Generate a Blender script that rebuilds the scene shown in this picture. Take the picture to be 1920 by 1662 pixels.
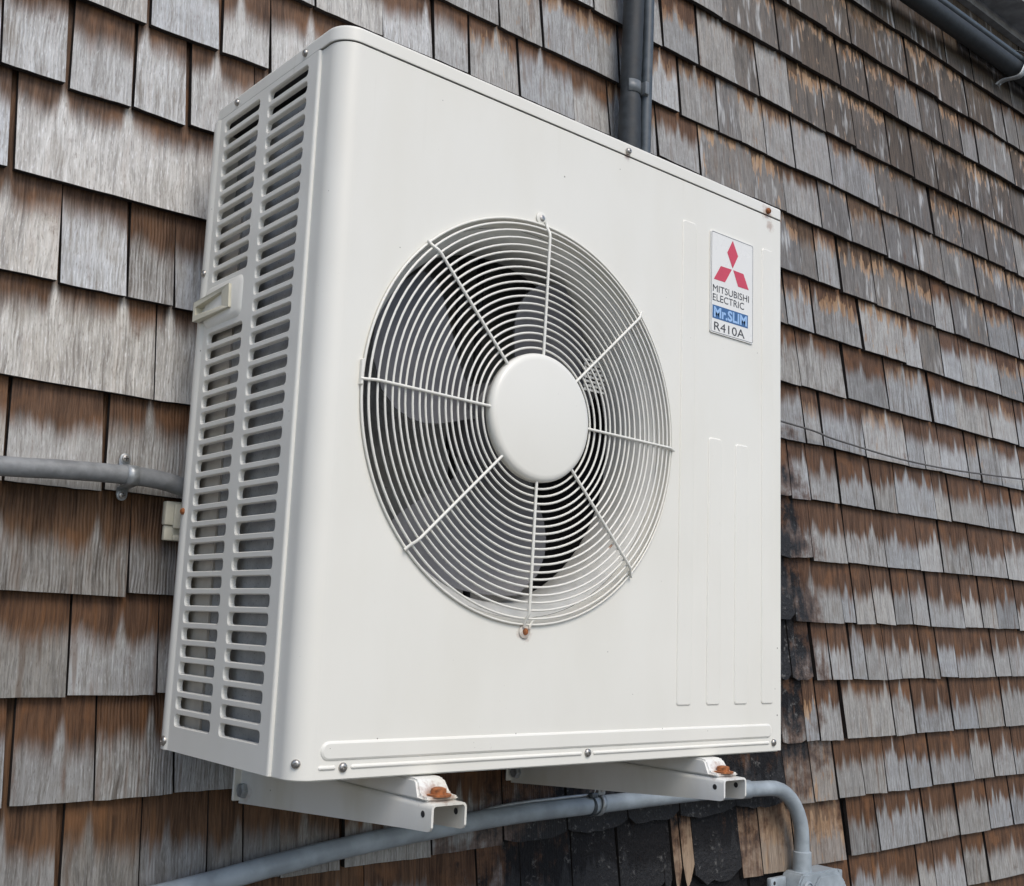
import bpy, bmesh, math, random
from mathutils import Vector, Matrix

for o in list(bpy.data.objects):
    bpy.data.objects.remove(o)
SC = bpy.context.scene
COL = SC.collection

# ------------------------------------------------------------------ camera
CAM = (-0.6871, -1.2099, 0.1906)
YAW, PITCH, ROLL, FPX = 0.6936, 0.164, 0.039, 2087.9
_f = Vector((math.sin(YAW) * math.cos(PITCH), math.cos(YAW) * math.cos(PITCH), math.sin(PITCH)))
_r0 = Vector((math.cos(YAW), -math.sin(YAW), 0))
_u0 = _r0.cross(_f)
_r = math.cos(ROLL) * _r0 + math.sin(ROLL) * _u0
_u = -math.sin(ROLL) * _r0 + math.cos(ROLL) * _u0
cd = bpy.data.cameras.new('camera')
cam = bpy.data.objects.new('camera', cd)
COL.objects.link(cam)
cam.matrix_world = Matrix(((_r.x, _u.x, -_f.x, CAM[0]), (_r.y, _u.y, -_f.y, CAM[1]), (_r.z, _u.z, -_f.z, CAM[2]), (0, 0, 0, 1)))
cd.sensor_fit = 'HORIZONTAL'
cd.sensor_width = 36
cd.lens = FPX / 1920 * 36
cd.clip_start = 0.02
cd.clip_end = 600
SC.camera = cam

# ------------------------------------------------------------------ world, sun, exposure
SUN_EL, SUN_AZ = math.radians(50), math.radians(189)   # azimuth from +Y, clockwise (sun out in front of the wall)
w = bpy.data.worlds.new('World')
SC.world = w
w.use_nodes = True
nt = w.node_tree
nt.nodes.clear()
sky = nt.nodes.new('ShaderNodeTexSky')
sky.sky_type = 'NISHITA'
sky.sun_disc = False
sky.sun_elevation = SUN_EL
sky.sun_rotation = SUN_AZ
sky.air_density = 1.0
sky.dust_density = 2.0
hsv = nt.nodes.new('ShaderNodeHueSaturation')           # an overcast sky: the blue washed out
hsv.inputs['Saturation'].default_value = 1.05
bg = nt.nodes.new('ShaderNodeBackground')
bg.inputs['Strength'].default_value = 0.15
wo = nt.nodes.new('ShaderNodeOutputWorld')
nt.links.new(sky.outputs[0], hsv.inputs['Color'])
nt.links.new(hsv.outputs[0], bg.inputs['Color'])
nt.links.new(bg.outputs[0], wo.inputs['Surface'])
sd = bpy.data.lights.new('sun', 'SUN')
sd.energy = 1.3
sd.angle = math.radians(30)
sd.color = (1.0, 0.95, 0.87)
sun = bpy.data.objects.new('sun', sd)
COL.objects.link(sun)
sv = Vector((math.sin(SUN_AZ) * math.cos(SUN_EL), math.cos(SUN_AZ) * math.cos(SUN_EL), math.sin(SUN_EL)))
sun.rotation_euler = sv.to_track_quat('Z', 'Y').to_euler()
sun.location = sv * 20
SC.cycles.max_bounces = 5
SC.cycles.diffuse_bounces = 3
SC.cycles.glossy_bounces = 2
SC.cycles.transmission_bounces = 0
SC.view_settings.view_transform = 'Standard'
SC.view_settings.look = 'None'
SC.view_settings.exposure = 0.24
SC.view_settings.gamma = 1.0
SC.view_settings.use_curve_mapping = False

# ------------------------------------------------------------------ helpers
def link(o, parent=None):
    COL.objects.link(o)
    if parent is not None:
        o.parent = parent
    return o

def empty(name, loc=(0, 0, 0), label=None, cat=None, group=None):
    o = link(bpy.data.objects.new(name, None))
    o.location = loc
    o.empty_display_size = 0.05
    tag(o, label, cat, group)
    return o

def tag(o, label=None, cat=None, group=None, kind=None):
    if label: o['label'] = label
    if cat: o['category'] = cat
    if group: o['group'] = group
    if kind: o['kind'] = kind
    return o

def flat_plane(o, axis, val):
    """faces lying in the sheet's own plane are shaded flat"""
    me = o.data
    for p in me.polygons:
        if all(abs(me.vertices[i].co[axis] - val) < 1e-6 for i in p.vertices): p.use_smooth = False
    return o

def mesh(name, verts, faces, mat, parent=None, smooth=False, auto=None):
    me = bpy.data.meshes.new(name)
    me.from_pydata(verts, [], faces)
    me.validate()
    if smooth:
        for p in me.polygons: p.use_smooth = True
    if mat: me.materials.append(mat)
    o = link(bpy.data.objects.new(name, me), parent)
    if smooth and auto:
        me.update()
        bm = bmesh.new(); bm.from_mesh(me)
        for e in bm.edges:
            if len(e.link_faces) == 2 and e.calc_face_angle(0) > math.radians(auto):
                e.smooth = False
        bm.to_mesh(me); bm.free()
    return o

class MB:
    """collects shapes, builds one mesh"""
    def __init__(s): s.v = []; s.f = []
    def add(s, v, f):
        n = len(s.v); s.v += [tuple(a) for a in v]; s.f += [tuple(i + n for i in q) for q in f]; return s
    def box(s, x0, x1, y0, y1, z0, z1):
        v = [(x, y, z) for x in (x0, x1) for y in (y0, y1) for z in (z0, z1)]
        return s.add(v, [(0, 1, 3, 2), (4, 6, 7, 5), (0, 4, 5, 1), (2, 3, 7, 6), (0, 2, 6, 4), (1, 5, 7, 3)])
    def bbox(s, x0, x1, y0, y1, z0, z1, b=0.002, seg=2):
        bm = bmesh.new()
        bmesh.ops.create_cube(bm, size=1)
        for q in bm.verts:
            q.co = Vector(((x0 + x1) / 2 + q.co.x * (x1 - x0), (y0 + y1) / 2 + q.co.y * (y1 - y0), (z0 + z1) / 2 + q.co.z * (z1 - z0)))
        bmesh.ops.bevel(bm, geom=bm.edges[:], offset=b, segments=seg, affect='EDGES', profile=0.5)
        return s.bm(bm)
    def bm(s, bm):
        bm.verts.index_update()
        s.add([q.co[:] for q in bm.verts], [[q.index for q in f.verts] for f in bm.faces]); bm.free(); return s
    def prism(s, poly, axis, a, b):
        """poly of 2D points extruded along axis from a to b ('x': (y,z), 'y': (x,z), 'z': (x,y))"""
        n = len(poly)
        mk = {'x': lambda p, t: (t, p[0], p[1]), 'y': lambda p, t: (p[0], t, p[1]), 'z': lambda p, t: (p[0], p[1], t)}[axis]
        v = [mk(p, a) for p in poly] + [mk(p, b) for p in poly]
        f = [tuple(range(n)), tuple(range(2 * n - 1, n - 1, -1))] + [(i, i + n, (i + 1) % n + n, (i + 1) % n) for i in range(n)]
        return s.add(v, f)
    def tube(s, pts, rad, n=12, cap=True):
        pts = [Vector(p) for p in pts]
        rads = rad if isinstance(rad, (list, tuple)) else [rad] * len(pts)
        up = None; v = []; f = []
        for i, p in enumerate(pts):
            t = (pts[min(i + 1, len(pts) - 1)] - pts[max(i - 1, 0)]).normalized()
            if up is None:
                up = Vector((0, 0, 1)) if abs(t.z) < 0.9 else Vector((0, 1, 0))
            a = t.cross(up).normalized(); up = a.cross(t).normalized()
            for k in range(n):
                th = 2 * math.pi * k / n
                v.append(p + rads[i] * (math.cos(th) * a + math.sin(th) * up))
        for i in range(len(pts) - 1):
            for k in range(n):
                f.append((i * n + k, i * n + (k + 1) % n, (i + 1) * n + (k + 1) % n, (i + 1) * n + k))
        if cap:
            f.append(tuple(range(n - 1, -1, -1))); f.append(tuple((len(pts) - 1) * n + k for k in range(n)))
        return s.add(v, f)
    def torus(s, c, R, r, y, n=72, m=8):
        """ring in the x-z plane"""
        v = []; f = []
        for i in range(n):
            a = 2 * math.pi * i / n
            for k in range(m):
                b = 2 * math.pi * k / m
                rr = R + r * math.cos(b)
                v.append((c[0] + rr * math.cos(a), y + r * math.sin(b), c[1] + rr * math.sin(a)))
        for i in range(n):
            for k in range(m):
                f.append((i * m + k, ((i + 1) % n) * m + k, ((i + 1) % n) * m + (k + 1) % m, i * m + (k + 1) % m))
        return s.add(v, f)
    def lathe(s, c, prof, n=96, close=False):
        """prof: (radius, y) about the y axis through c=(x,z)"""
        v = []; f = []; m = len(prof)
        for i in range(n):
            a = 2 * math.pi * i / n
            for r, y in prof: v.append((c[0] + r * math.cos(a), y, c[1] + r * math.sin(a)))
        for i in range(n):
            for k in range(m - 1):
                f.append((i * m + k, i * m + k + 1, ((i + 1) % n) * m + k + 1, ((i + 1) % n) * m + k))
        return s.add(v, f)
    def disc(s, c, d, up, prof, n=16):
        """lathe about axis d through c; prof (radius, along d)"""
        d = Vector(d).normalized(); a = d.cross(Vector(up)).normalized(); b = d.cross(a)
        v = []; f = []; m = len(prof)
        for i in range(n):
            t = 2 * math.pi * i / n
            for r, h in prof: v.append(Vector(c) + d * h + r * (math.cos(t) * a + math.sin(t) * b))
        for i in range(n):
            for k in range(m - 1):
                f.append((i * m + k, i * m + k + 1, ((i + 1) % n) * m + k + 1, ((i + 1) % n) * m + k))
        return s.add(v, f)
    def build(s, name, mat, parent=None, smooth=False, auto=None):
        return mesh(name, s.v, s.f, mat, parent, smooth, auto)

def fix_normals(o):
    bm = bmesh.new(); bm.from_mesh(o.data)
    bmesh.ops.remove_doubles(bm, verts=bm.verts[:], dist=1e-5)
    bmesh.ops.recalc_face_normals(bm, faces=bm.faces[:])
    bm.to_mesh(o.data); bm.free()
    return o

def catmull(pts, k=8):
    P = [Vector(p) for p in pts]; out = []
    for i in range(len(P) - 1):
        a, b, c, d = P[max(i - 1, 0)], P[i], P[i + 1], P[min(i + 2, len(P) - 1)]
        for j in range(k):
            t = j / k
            out.append(0.5 * ((2 * b) + (c - a) * t + (2 * a - 5 * b + 4 * c - d) * t * t + (3 * b - a - 3 * c + d) * t ** 3))
    out.append(P[-1])
    return out

# ------------------------------------------------------------------ node helpers
class NT:
    def __init__(s, name):
        s.m = bpy.data.materials.new(name); s.m.use_nodes = True
        s.t = s.m.node_tree; s.t.nodes.clear()
        s.out = s.t.nodes.new('ShaderNodeOutputMaterial')
        s.b = s.t.nodes.new('ShaderNodeBsdfPrincipled')
        s.t.links.new(s.b.outputs[0], s.out.inputs['Surface'])
    def put(s, sock, v):
        if isinstance(v, bpy.types.NodeSocket): s.t.links.new(v, sock)
        elif isinstance(v, (tuple, list)) and len(v) == 3 and sock.type == 'RGBA': sock.default_value = (*v, 1)
        else: sock.default_value = v
    def math(s, op, a, b=0.0, c=0.0, clamp=False):
        n = s.t.nodes.new('ShaderNodeMath'); n.operation = op; n.use_clamp = clamp
        s.put(n.inputs[0], a); s.put(n.inputs[1], b); s.put(n.inputs[2], c)
        return n.outputs[0]
    def mapr(s, v, a, b, c=0.0, d=1.0, smooth=True):
        n = s.t.nodes.new('ShaderNodeMapRange'); n.interpolation_type = 'SMOOTHSTEP' if smooth else 'LINEAR'
        for i, q in enumerate((v, a, b, c, d)): s.put(n.inputs[i], q)
        return n.outputs[0]
    def mix(s, f, a, b, mode='MIX'):
        n = s.t.nodes.new('ShaderNodeMix'); n.data_type = 'RGBA'; n.blend_type = mode
        s.put(n.inputs['Factor'], f); s.put(n.inputs[6], a); s.put(n.inputs[7], b)
        return n.outputs[2]
    def noise(s, vec, scale=5.0, detail=3.0, rough=0.55):
        n = s.t.nodes.new('ShaderNodeTexNoise')
        s.put(n.inputs['Vector'], vec); n.inputs['Scale'].default_value = scale
        n.inputs['Detail'].default_value = detail; n.inputs['Roughness'].default_value = rough
        return n.outputs[0]
    def voro(s, vec, scale=5.0, feature='F1', out='Distance', rnd=1.0):
        n = s.t.nodes.new('ShaderNodeTexVoronoi'); n.feature = feature
        s.put(n.inputs['Vector'], vec); n.inputs['Scale'].default_value = scale
        n.inputs['Randomness'].default_value = rnd
        return n.outputs[out]
    def attr(s, name, out='Vector'):
        n = s.t.nodes.new('ShaderNodeAttribute'); n.attribute_type = 'GEOMETRY'; n.attribute_name = name
        return n.outputs[out]
    def sep(s, v):
        n = s.t.nodes.new('ShaderNodeSeparateXYZ'); s.put(n.inputs[0], v); return n.outputs
    def comb(s, x, y, z):
        n = s.t.nodes.new('ShaderNodeCombineXYZ')
        for i, q in enumerate((x, y, z)): s.put(n.inputs[i], q)
        return n.outputs[0]
    def coord(s, k='Object'):
        return s.t.nodes.new('ShaderNodeTexCoord').outputs[k]
    def pos(s):
        return s.t.nodes.new('ShaderNodeNewGeometry').outputs['Position']
    def bump(s, h, dist=0.001, strength=1.0):
        n = s.t.nodes.new('ShaderNodeBump'); s.put(n.inputs['Height'], h)
        n.inputs['Distance'].default_value = dist; n.inputs['Strength'].default_value = strength
        s.t.links.new(n.outputs[0], s.b.inputs['Normal'])
    def set(s, **k):
        for a, v in k.items(): s.put(s.b.inputs[a.replace('_', ' ')], v)
        return s

def simple(name, col, rough=0.5, metal=0.0, var=0.12, scale=40.0, bump=0.0):
    """plain material with a little mottling of its own colour"""
    n = NT(name)
    nz = n.noise(n.coord(), scale, 4)
    a = tuple(c * (1 - var) for c in col); b = tuple(min(1, c * (1 + var)) for c in col)
    n.set(Base_Color=n.mix(n.mapr(nz, 0.3, 0.7), a, b), Roughness=n.mapr(nz, 0.2, 0.8, rough - 0.06, rough + 0.06), Metallic=metal)
    if bump: n.bump(nz, bump)
    return n.m

def paint_material(name, spots, base=(0.80, 0.785, 0.715), rough=0.34, dirt=(0.955, 0.95, 0.935)):
    """cream powder coat: dirt film, grime specks, a few rust blooms at screws"""
    n = NT(name)
    P = n.pos()
    x, y, z = n.sep(P)[0:3]
    film = n.noise(n.comb(n.math('MULTIPLY', x, 3.0), n.math('MULTIPLY', y, 3.0), n.math('MULTIPLY', z, 1.2)), 2.2, 5)
    col = n.mix(n.mapr(film, 0.35, 0.75), base, tuple(c * f for c, f in zip(base, dirt)))
    # sparse grime specks
    vn = n.t.nodes.new('ShaderNodeTexVoronoi'); vn.voronoi_dimensions = '2D'; n.put(vn.inputs['Vector'], n.comb(n.math('SUBTRACT', x, y), z, 0.0)); vn.inputs['Scale'].default_value = 17.0
    vd = vn.outputs['Distance']; vr = vn.outputs['Color']
    pick = n.mapr(n.sep(vr)[0], 0.78, 0.79, smooth=False)
    sz = n.math('MULTIPLY', n.math('MULTIPLY', n.sep(vr)[1], n.sep(vr)[1]), 0.034)
    speck = n.math('MULTIPLY', pick, n.mapr(vd, sz, n.math('MULTIPLY', sz, 0.5)))
    col = n.mix(n.math('MULTIPLY', speck, 0.75), col, (0.10, 0.085, 0.07))
    fine = n.noise(P, 240, 3)
    grime = n.math('MULTIPLY', n.mapr(fine, 0.66, 0.78), n.mapr(n.noise(P, 5.5, 3), 0.52, 0.7))
    col = n.mix(n.math('MULTIPLY', grime, 0.35), col, (0.25, 0.21, 0.17))
    # run-off streaks under the lid seam
    st = n.noise(n.comb(n.math('MULTIPLY', x, 60.0), n.math('MULTIPLY', y, 60.0), n.math('MULTIPLY', z, 2.0)), 1.0, 3)
    run = n.math('MULTIPLY', n.mapr(st, 0.62, 0.8), n.mapr(z, 0.80, 0.955))
    col = n.mix(n.math('MULTIPLY', run, 0.22), col, (0.42, 0.36, 0.28))
    rn = n.math('SUBTRACT', n.noise(P, 130, 3), 0.5)
    for (sx, sy, sz_, r, a) in spots:                     # rust blooms
        d = n.t.nodes.new('ShaderNodeVectorMath'); d.operation = 'DISTANCE'
        n.put(d.inputs[0], P); d.inputs[1].default_value = (sx, sy, sz_)
        dd = n.math('ADD', d.outputs['Value'], n.math('MULTIPLY', rn, r * 1.6))
        col = n.mix(n.math('MULTIPLY', n.mapr(dd, r, r * 0.15), a), col, (0.27, 0.12, 0.06))
    n.set(Base_Color=col, Roughness=n.mapr(film, 0.3, 0.8, rough - 0.05, rough + 0.12))
    n.bump(n.noise(P, 5.0, 1), 0.0035, 0.6)                # sheet metal is never quite flat
    return n.m

def shingle_material():
    n = NT('weathered_cedar')
    uvw = n.sep(n.attr('shuv')); u, v, seed = uvw[0], uvw[1], uvw[2]
    A = n.sep(n.attr('wearlight')); cap, jag, tone = A[0], A[1], A[2]
    B = n.sep(n.attr('wearb')); tan, dark, char = B[0], B[1], B[2]
    Dd = n.sep(n.attr('weard')); cu_, cl_, cw_ = Dd[0], Dd[1], Dd[2]
    Cc = n.sep(n.attr('wearc')); ja, jb, comb = Cc[0], Cc[1], Cc[2]
    su = n.math('ADD', u, n.math('MULTIPLY', seed, 31.7)); sz = n.math('MULTIPLY', seed, 7.3)
    def P(fu, fv, k=0.0):
        return n.comb(n.math('MULTIPLY', su, fu), n.math('MULTIPLY', v, fv), n.math('ADD', sz, k))
    # wander: grain lines are not ruler straight
    wv = n.math('MULTIPLY', n.math('SUBTRACT', n.noise(P(20, 13), 1, 1), 0.5), 0.009)
    suw = n.math('ADD', su, wv)
    def PW(fu, fv, k=0.0):
        return n.comb(n.math('MULTIPLY', suw, fu), n.math('MULTIPLY', v, fv), n.math('ADD', sz, k))
    g1 = n.noise(PW(300, 16), 1, 4, 0.62)
    g2 = n.noise(PW(70, 6, 3), 1, 2)
    g3 = n.noise(PW(520, 75, 5), 1, 2, 0.6)
    bl = n.noise(P(16, 13, 9), 1, 3)
    # silver grey weathered wood
    g12 = n.math('ADD', n.math('MULTIPLY', g1, 0.55), n.math('MULTIPLY', g2, 0.45))
    gm = n.mapr(g12, 0.34, 0.62)
    hue = n.math('FRACT', n.math('MULTIPLY', seed, 17.31))
    light = n.mix(n.mapr(bl, 0.3, 0.7), n.mix(hue, (0.38, 0.39, 0.40), (0.42, 0.385, 0.335)), n.mix(hue, (0.55, 0.565, 0.575), (0.57, 0.545, 0.495)))
    grey = n.mix(gm, n.mix(comb, (0.28, 0.265, 0.245), (0.16, 0.14, 0.12)), light)
    grey = n.mix(n.math('MULTIPLY', n.mapr(g3, 0.54, 0.76), 0.5), grey, (0.72, 0.72, 0.715))
    grey = n.mix(n.math('MULTIPLY', n.mapr(g3, 0.42, 0.30), 0.6), grey, (0.17, 0.145, 0.125))
    warm = n.mapr(bl, 0.5, 0.75)
    grey = n.mix(n.math('MULTIPLY', warm, 0.45), grey, (0.20, 0.165, 0.125))
    grey = n.mix(n.math('MULTIPLY', n.mapr(g2, 0.56, 0.70), n.mapr(tone, 0.75, 1.15, 0.6, 0.2)), grey, (0.15, 0.09, 0.055))
    grey = n.mix(1.0, grey, n.comb(n.math('MULTIPLY', tone, 0.98), tone, n.math('MULTIPLY', tone, 1.02)), 'MULTIPLY')
    # brown sheltered wood at the head of the exposed face
    brown = n.mix(n.mapr(g12, 0.3, 0.7), (0.038, 0.0175, 0.0085), (0.152, 0.071, 0.030))
    brown = n.mix(n.math('MULTIPLY', n.mapr(bl, 0.46, 0.3), 0.5), brown, (0.215, 0.096, 0.038))
    fr = n.math('MULTIPLY', n.math('SUBTRACT', n.noise(PW(82, 4, 21), 1, 3), 0.5), n.math('MULTIPLY', jag, 0.12))
    lo = n.math('MULTIPLY', n.math('SUBTRACT', n.noise(P(17, 2, 23), 1, 1), 0.5), 0.06)
    def streak(j):
        d = n.math('SUBTRACT', u, j)
        return n.math('MULTIPLY', n.mapr(n.math('ABSOLUTE', d), 0.013, 0.0), n.math('ADD', 0.012, n.math('MULTIPLY', g2, 0.05)))
    vb = n.math('ADD', n.math('ADD', n.math('SUBTRACT', cap, 0.006), fr), n.math('ADD', lo, n.math('ADD', streak(ja), streak(jb))))
    sft = n.math('SUBTRACT', 0.031, n.math('MULTIPLY', jag, 0.019))
    dv = n.math('SUBTRACT', v, vb)
    bm_ = n.mapr(dv, n.math('MULTIPLY', sft, -1.0), sft)
    col = n.mix(n.math('MULTIPLY', bm_, 0.94), grey, brown)
    # flaked patches of fresh orange / tan wood, just under the shelter line
    tn = n.noise(P(80, 15, 40), 1, 3, 0.6)
    band = n.math('MULTIPLY', n.mapr(dv, -0.030, -0.004), n.mapr(dv, 0.040, 0.012))
    tm = n.mapr(n.math('ADD', tn, n.math('MULTIPLY', n.math('ADD', band, n.math('MULTIPLY', tan, 0.35)), 0.17)), 0.655, 0.715)
    tcol = n.mix(n.mapr(g12, 0.3, 0.7), (0.22, 0.11, 0.05), (0.50, 0.34, 0.20))
    col = n.mix(n.math('MULTIPLY', n.math('MULTIPLY', tm, n.mapr(tan, 0.02, 0.5, smooth=False)), 0.8), col, tcol)
    tanall = n.mapr(tan, 1.2, 1.6)                        # freshly split faces, all tan
    col = n.mix(tanall, col, n.mix(n.mapr(g12, 0.25, 0.7), (0.15, 0.10, 0.066), (0.41, 0.305, 0.21)))
    # patchy dark brown tone
    dn_ = n.noise(P(34, 7, 50), 1, 3)
    dm = n.math('MULTIPLY', dark, n.mapr(dn_, 0.26, 0.46))
    keep = n.math('SUBTRACT', 1.0, n.math('MULTIPLY', tm, n.mapr(tan, 0.1, 0.5)))
    col = n.mix(n.math('MULTIPLY', n.math('MULTIPLY', dm, keep), 0.93), col, n.mix(gm, (0.030, 0.022, 0.014), (0.110, 0.077, 0.046)))
    sv_ = n.math('MULTIPLY', n.mapr(dark, 0.15, 0.5), n.mapr(n.math('ADD', n.math('MULTIPLY', dn_, 0.6), n.math('MULTIPLY', g2, 0.4)), 0.45, 0.36))
    col = n.mix(n.math('MULTIPLY', sv_, n.mapr(dv, 0.025, -0.03)), col, n.mix(gm, (0.28, 0.27, 0.25), (0.58, 0.585, 0.58)))
    ckd = n.math('ABSOLUTE', n.math('SUBTRACT', n.math('ADD', u, n.math('MULTIPLY', wv, 0.7)), cu_))
    ckm = n.math('MULTIPLY', n.mapr(ckd, n.math('MULTIPLY', cw_, n.mapr(v, cl_, 0.0, 0.1, 1.0)), n.math('MULTIPLY', cw_, 0.05)), n.mapr(v, cl_, n.math('MULTIPLY', cl_, 0.9)))
    col = n.mix(n.math('MULTIPLY', ckm, 0.9), col, (0.03, 0.022, 0.016))
    # scorched wood: black alligator char, ash flecks, brown rim
    GP = n.pos()
    cn = n.math('ADD', n.math('MULTIPLY', n.noise(GP, 15, 5, 0.65), 0.7), n.math('MULTIPLY', g2, 0.3))
    cm = n.math('ADD', char, n.math('SUBTRACT', n.math('MULTIPLY', cn, 2.0), 1.0))
    rim = n.mapr(cm, 0.14, 0.46); core = n.mapr(cm, 0.36, 0.66)
    col = n.mix(n.math('MULTIPLY', rim, 0.85), col, n.mix(gm, (0.045, 0.022, 0.013), (0.12, 0.062, 0.035)))
    chn = n.noise(GP, 85, 4, 0.7)
    ash = n.math('MULTIPLY', n.mapr(chn, 0.55, 0.66), n.mapr(n.noise(GP, 19, 2), 0.46, 0.62))
    chc = n.mix(n.math('MULTIPLY', ash, 0.32), (0.011, 0.0105, 0.0115), (0.33, 0.32, 0.30))
    col = n.mix(core, col, chc)
    rough = n.mix(core, n.comb(n.mapr(gm, 0, 1, 0.62, 0.50), 0, 0), n.comb(0.6, 0, 0))
    n.set(Base_Color=col, Roughness=n.sep(rough)[0])
    n.put(n.b.inputs['Specular IOR Level'], n.mapr(bm_, 0.0, 1.0, 0.42, 0.16))
    cw = n.math('MULTIPLY', n.math('SINE', n.math('MULTIPLY', suw, 1250)), n.math('MULTIPLY', comb, 0.22))
    h = n.math('ADD', n.math('ADD', n.math('MULTIPLY', g1, 0.75), n.math('MULTIPLY', g3, 0.35)), n.math('ADD', n.math('MULTIPLY', g2, 0.5), cw))
    h = n.math('ADD', h, n.math('MULTIPLY', n.math('MULTIPLY', chn, n.mapr(char, 0.3, 0.6)), 3.5))
    n.bump(h, 0.0020, 0.9)
    return n.m

M = {}
M['paint'] = paint_material('cream_paint', [(0.905, 0.0, 0.962, 0.018, 0.75), (0.915, 0.0, 0.938, 0.014, 0.5), (0.355, -0.002, 0.184, 0.016, 0.5), (-0.004, 0.372, 0.34, 0.012, 0.9), (0.539, 0, 0.955, 0.008, 0.6), (0.512, -0.011, 0.318, 0.007, 0.95)])
M['bracket'] = paint_material('bracket_paint', [(0.1926, -0.0335, -0.024, 0.030, 0.7), (0.7526, -0.0335, -0.024, 0.030, 0.7), (0.17, 0.43, -0.08, 0.02, 0.3)], base=(0.80, 0.80, 0.765), rough=0.4, dirt=(0.82, 0.79, 0.71))
M['plastic'] = simple('cream_plastic', (0.62, 0.59, 0.47), 0.45, var=0.06)
M['beige'] = simple('beige_inner_plate', (0.50, 0.46, 0.40), 0.5, var=0.08)
M['steel'] = simple('screw_steel', (0.42, 0.40, 0.37), 0.34, 0.9, 0.2, 300)
M['rust'] = simple('rusty_steel', (0.30, 0.105, 0.035), 0.85, 0.1, 0.45, 160, 0.0006)
M['blade'] = simple('fan_plastic', (0.125, 0.125, 0.135), 0.42, var=0.1)
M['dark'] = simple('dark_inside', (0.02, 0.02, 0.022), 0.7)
M['shroud'] = simple('shroud_paint', (0.74, 0.735, 0.69), 0.45, var=0.06)
M['insul'] = simple('black_foam_insulation', (0.022, 0.027, 0.031), 0.62, var=0.3, scale=60, bump=0.0006)
M['tubeblack'] = simple('dark_grey_conduit', (0.065, 0.08, 0.092), 0.42, var=0.2, scale=50)
M['tape'] = simple('silver_grey_tape', (0.14, 0.155, 0.165), 0.4, var=0.12)
M['pvc'] = simple('grey_pvc', (0.32, 0.365, 0.395), 0.45, var=0.17, scale=22)
M['pvc_old'] = simple('weathered_grey_conduit', (0.215, 0.225, 0.23), 0.5, var=0.2, scale=45, bump=0.0002)
M['galv'] = simple('galvanised_strap', (0.36, 0.38, 0.385), 0.45, 0.5, 0.15, 120)
M['cable'] = simple('grey_cable', (0.11, 0.105, 0.10), 0.6, var=0.2)
M['soffit'] = simple('grey_painted_board', (0.30, 0.31, 0.32), 0.6, var=0.25, scale=18)
M['ink'] = simple('black_ink', (0.03, 0.03, 0.035), 0.5)
M['red'] = simple('red_print', (0.60, 0.06, 0.10), 0.4, var=0.05)
M['blue'] = simple('blue_print', (0.045, 0.13, 0.30), 0.4, var=0.06)
M['lblue'] = simple('light_blue_print', (0.33, 0.52, 0.80), 0.4, var=0.04)
M['label'] = simple('sticker_film', (0.80, 0.795, 0.755), 0.28, var=0.015, scale=8)
M['wood'] = shingle_material()
M['endgrain_shade'] = simple('shadowed_end_grain', (0.018, 0.014, 0.012), 0.85, var=0.45, scale=220, bump=0.0008)  # end grain, with the shadow line under each butt put into its colour
M['sheath'] = simple('dark_sheathing', (0.045, 0.028, 0.018), 0.9, var=0.3, scale=30)

def coil_material():
    n = NT('coil_fins')
    P = n.pos(); x, y, z = n.sep(P)[0:3]
    nz = n.noise(P, 28, 4)
    c = n.mix(n.mapr(nz, 0.3, 0.7), (0.30, 0.30, 0.295), (0.43, 0.43, 0.425))
    d = n.noise(P, 300, 2)
    c = n.mix(n.mapr(d, 0.6, 0.75), c, (0.16, 0.155, 0.15))
    n.set(Base_Color=c, Roughness=0.55, Metallic=0.1)
    n.bump(n.math('SINE', n.math('MULTIPLY', n.math('ADD', x, y), 2600.0)), 0.0004, 0.6)
    return n.m
M['coil'] = coil_material()

def ground_material():
    n = NT('asphalt')
    p = n.coord()
    c = n.mix(n.mapr(n.noise(p, 60, 5), 0.3, 0.7), (0.075, 0.073, 0.07), (0.16, 0.155, 0.148))
    c = n.mix(n.math('MULTIPLY', n.mapr(n.noise(p, 0.6, 4), 0.4, 0.7), 0.4), c, (0.11, 0.10, 0.085))
    n.set(Base_Color=c, Roughness=0.9)
    n.bump(n.noise(p, 140, 3), 0.004)
    return n.m

# ------------------------------------------------------------------ ground
GZ = -1.42
g = MB().add([(-150, -150, GZ), (150, -150, GZ), (150, 150, GZ), (-150, 150, GZ)], [(0, 1, 2, 3)]).build('ground', ground_material())
tag(g, 'grey asphalt ground in front of the shingled wall', None, kind='structure')

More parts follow.
